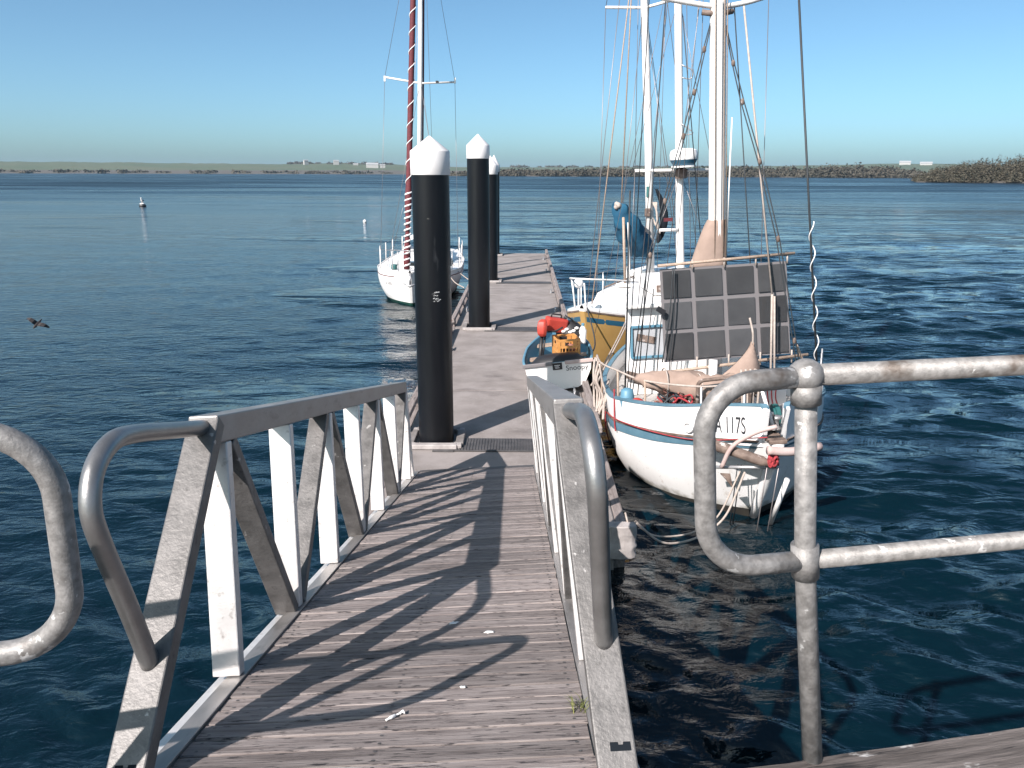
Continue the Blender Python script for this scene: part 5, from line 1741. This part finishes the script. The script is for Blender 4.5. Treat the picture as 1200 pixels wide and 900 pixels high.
# old outboard with red cowl
t = thing('outboard_motor', 'old outboard motor with red cowl leaning in the dinghy', 'outboard')
t.matrix_world = DM @ Matrix.Translation((-.30, .42, .10)) @ Matrix.Rotation(R(10), 4, 'Y') @ Matrix.Rotation(R(-14), 4, 'X')
mb = MB()
mb.loft([[V3((.02 + sx * a_ * (.5 if k else 1), .02 + sy * b_, z)) for k, (sx, sy) in enumerate(((-1, -1), (0, -1.25), (1, -1), (1, 1), (0, 1.2), (-1, 1)))] for a_, b_, z in ((.05, .07, .58), (.09, .10, .62), (.10, .12, .72), (.09, .11, .80), (.05, .07, .84))])
mb.build('cowl', 'red_plastic', t, 'auto', bevel=.012)
mb = MB()
mb.tube([(.0, .02, .60), (-.01, .02, .1)], [.03, .022], 10)
mb.tube([(.05, .03, .60), (.03, .03, .25)], .014, 8)
mb.build('shaft', 'black_plastic', t, True)
MB().tube([(-.01, -.07, .06), (-.01, .02, .07), (-.01, .12, .06)], [.012, .045, .02], 12).build('gear_case', 'grey_metal', t, True)
for k in range(3):
    a_ = k * 2.09
    MB().ball((-.01 + .05 * math.cos(a_), .13, .06 + .05 * math.sin(a_)), .045, 8, (.7, .15, .7)).build('propeller_blade', 'grey_metal', t, True)
rope(t, 'tiller', 'black_plastic', [(.08, .02, .66), (.2, .05, .68), (.3, .08, .74)], .014)
# red fuel can
t = thing('fuel_can', 'red fuel can tilted behind the outboard in the dinghy', 'fuel can')
t.matrix_world = DM @ Matrix.Translation((-.02, .95, .62)) @ Matrix.Rotation(R(18), 4, 'Y') @ Matrix.Rotation(R(20), 4, 'Z')
MB().box((0, 0, .11), (.34, .16, .22)).build('body', 'red_plastic', t, bevel=.03)
MB().tube(fillet([(-.1, 0, .21), (-.1, 0, .27), (.06, 0, .27), (.06, 0, .21)], .02), .012, 8).build('handle', 'black_plastic', t, True)
MB().tube([(.12, 0, .21), (.14, 0, .27)], .025, 10).build('spout', 'black_plastic', t, True)
# a heap of black bags, white bottle
t = thing('black_gear_bag', 'lumpy black gear bag behind the orange crate in the dinghy', 'bag')
t.matrix_world = DM @ Matrix.Translation((.22, 1.05, .34))
mb = MB()
rings = []
for i in range(9):
    f = i / 8
    rings.append([V3((.22 * math.cos(k * math.pi / 7) * math.sin(math.pi * (.1 + .8 * f)) * (1 + .3 * mnoise.noise(V3((k * .7, i, 1)))), .17 * math.sin(k * math.pi / 7) * math.sin(math.pi * (.1 + .8 * f)) * (1 + .3 * mnoise.noise(V3((k * .7, i, 5)))), .4 * f)) for k in range(14)])
mb.loft(rings)
mb.build('bag_body', 'black_plastic', t, True)
rope(t, 'strap', 'black_plastic', [(-.12, -.05, .36), (-.02, -.1, .48), (.1, -.05, .36)], .012)
mb = MB()
for k in range(5):
    mb.ball((-.1 + .05 * k, -.15, .28 + .03 * math.sin(k * 2)), .03, 8, (1.2, .5, .8))
mb.build('white_tape', 'clean_white', t, True)
t = thing('white_bottle', 'white plastic bottle beside the black bag in the dinghy', 'bottle')
t.matrix_world = DM @ Matrix.Translation((.38, .95, .40)) @ Matrix.Rotation(R(8), 4, 'Y')
MB().lathe([(.05, 0), (.06, .01), (.06, .2), (.03, .25), (.02, .27)], n=18).build('body', 'clean_white', t, 'auto')
MB().lathe([(.024, .268), (.024, .30), (.02, .305)], n=12).build('cap', 'pale_blue', t, 'auto')
t = thing('black_sack', 'low black sack filling the stern of the dinghy', 'bag')
t.matrix_world = DM @ Matrix.Translation((0, .29, .13))
mb = MB()
mb.loft([[V3((.36 * math.cos(k * math.pi / 8) * r_ * (1 + .2 * mnoise.noise(V3((k, i, 8)))), .2 * math.sin(k * math.pi / 8) * r_, z)) for k in range(16)] for i, (r_, z) in enumerate(((.8, 0), (1.1, .08), (1.12, .2), (.85, .29), (.1, .32)))])
mb.build('sack_body', 'black_plastic', t, True)

# ------------------------------------------------------------------ mooring lines
LINES = [('pale_rope', .009, [(1.14, 6.42, .42), (1.32, 6.55, .24), (1.55, 6.72, .14), (1.80, 6.80, .16), (2.02, 6.86, .30), (2.22, 6.95, .72)], 'pale slack mooring line drooping to the water between pontoon and white bow, left strand'),
         ('pale_rope', .011, [(1.14, 6.46, .42), (1.38, 6.50, .20), (1.62, 6.62, .13), (1.86, 6.74, .16), (2.08, 6.82, .32), (2.26, 6.93, .72)], 'pale slack mooring line drooping to the water between pontoon and white bow, right strand'),
         ('pale_rope', .012, [(1.15, 10.2, .62), (1.35, 10.8, .78), (1.75, 12.0, 1.0), (2.15, 13.35, 1.22)], 'taut pale line from the pontoon up to the yellow yacht, upper strand'),
         ('pale_rope', .012, [(1.12, 10.4, .62), (1.30, 10.9, .70), (1.70, 12.1, .92), (2.10, 13.45, 1.12)], 'taut pale line from the pontoon up to the yellow yacht, lower strand'),
         ('dark_wire', .012, [(1.28, 12.9, 1.30), (1.38, 12.4, .80), (1.22, 11.9, .66)], 'dark slack line hanging from the yellow bow to the bull rail'),
         ('pale_rope', .016, [(1.25, 9.5, .95), (1.15, 9.1, .80), (1.1, 8.75, .66)], 'pale frayed line from the white yacht side rail to the pontoon')]
for m_, r_, pts, lab in LINES:
    o = rope(None, 'mooring_line', m_, pts, r_, 10)
    tag(o, lab, 'rope', 'mooring lines')

# ------------------------------------------------------------------ thin sea haze
hm = bpy.data.materials.new('haze')
hm.use_nodes = True
hn = hm.node_tree
hn.nodes.remove(hn.nodes['Principled BSDF'])
pv = hn.nodes.new('ShaderNodeVolumePrincipled')
pv.inputs['Color'].default_value = (0.55, 0.76, 0.95, 1)
pv.inputs['Density'].default_value = 0.00006
pv.inputs['Anisotropy'].default_value = 0.0
hn.links.new(pv.outputs[0], hn.nodes['Material Output'].inputs['Volume'])
MATS['haze'] = hm
o = MB().box((0, 0, 30), (11600, 11600, 66)).build('haze', 'haze')
tag(o, 'thin pale sea haze softening the far shore', 'haze', kind='stuff')
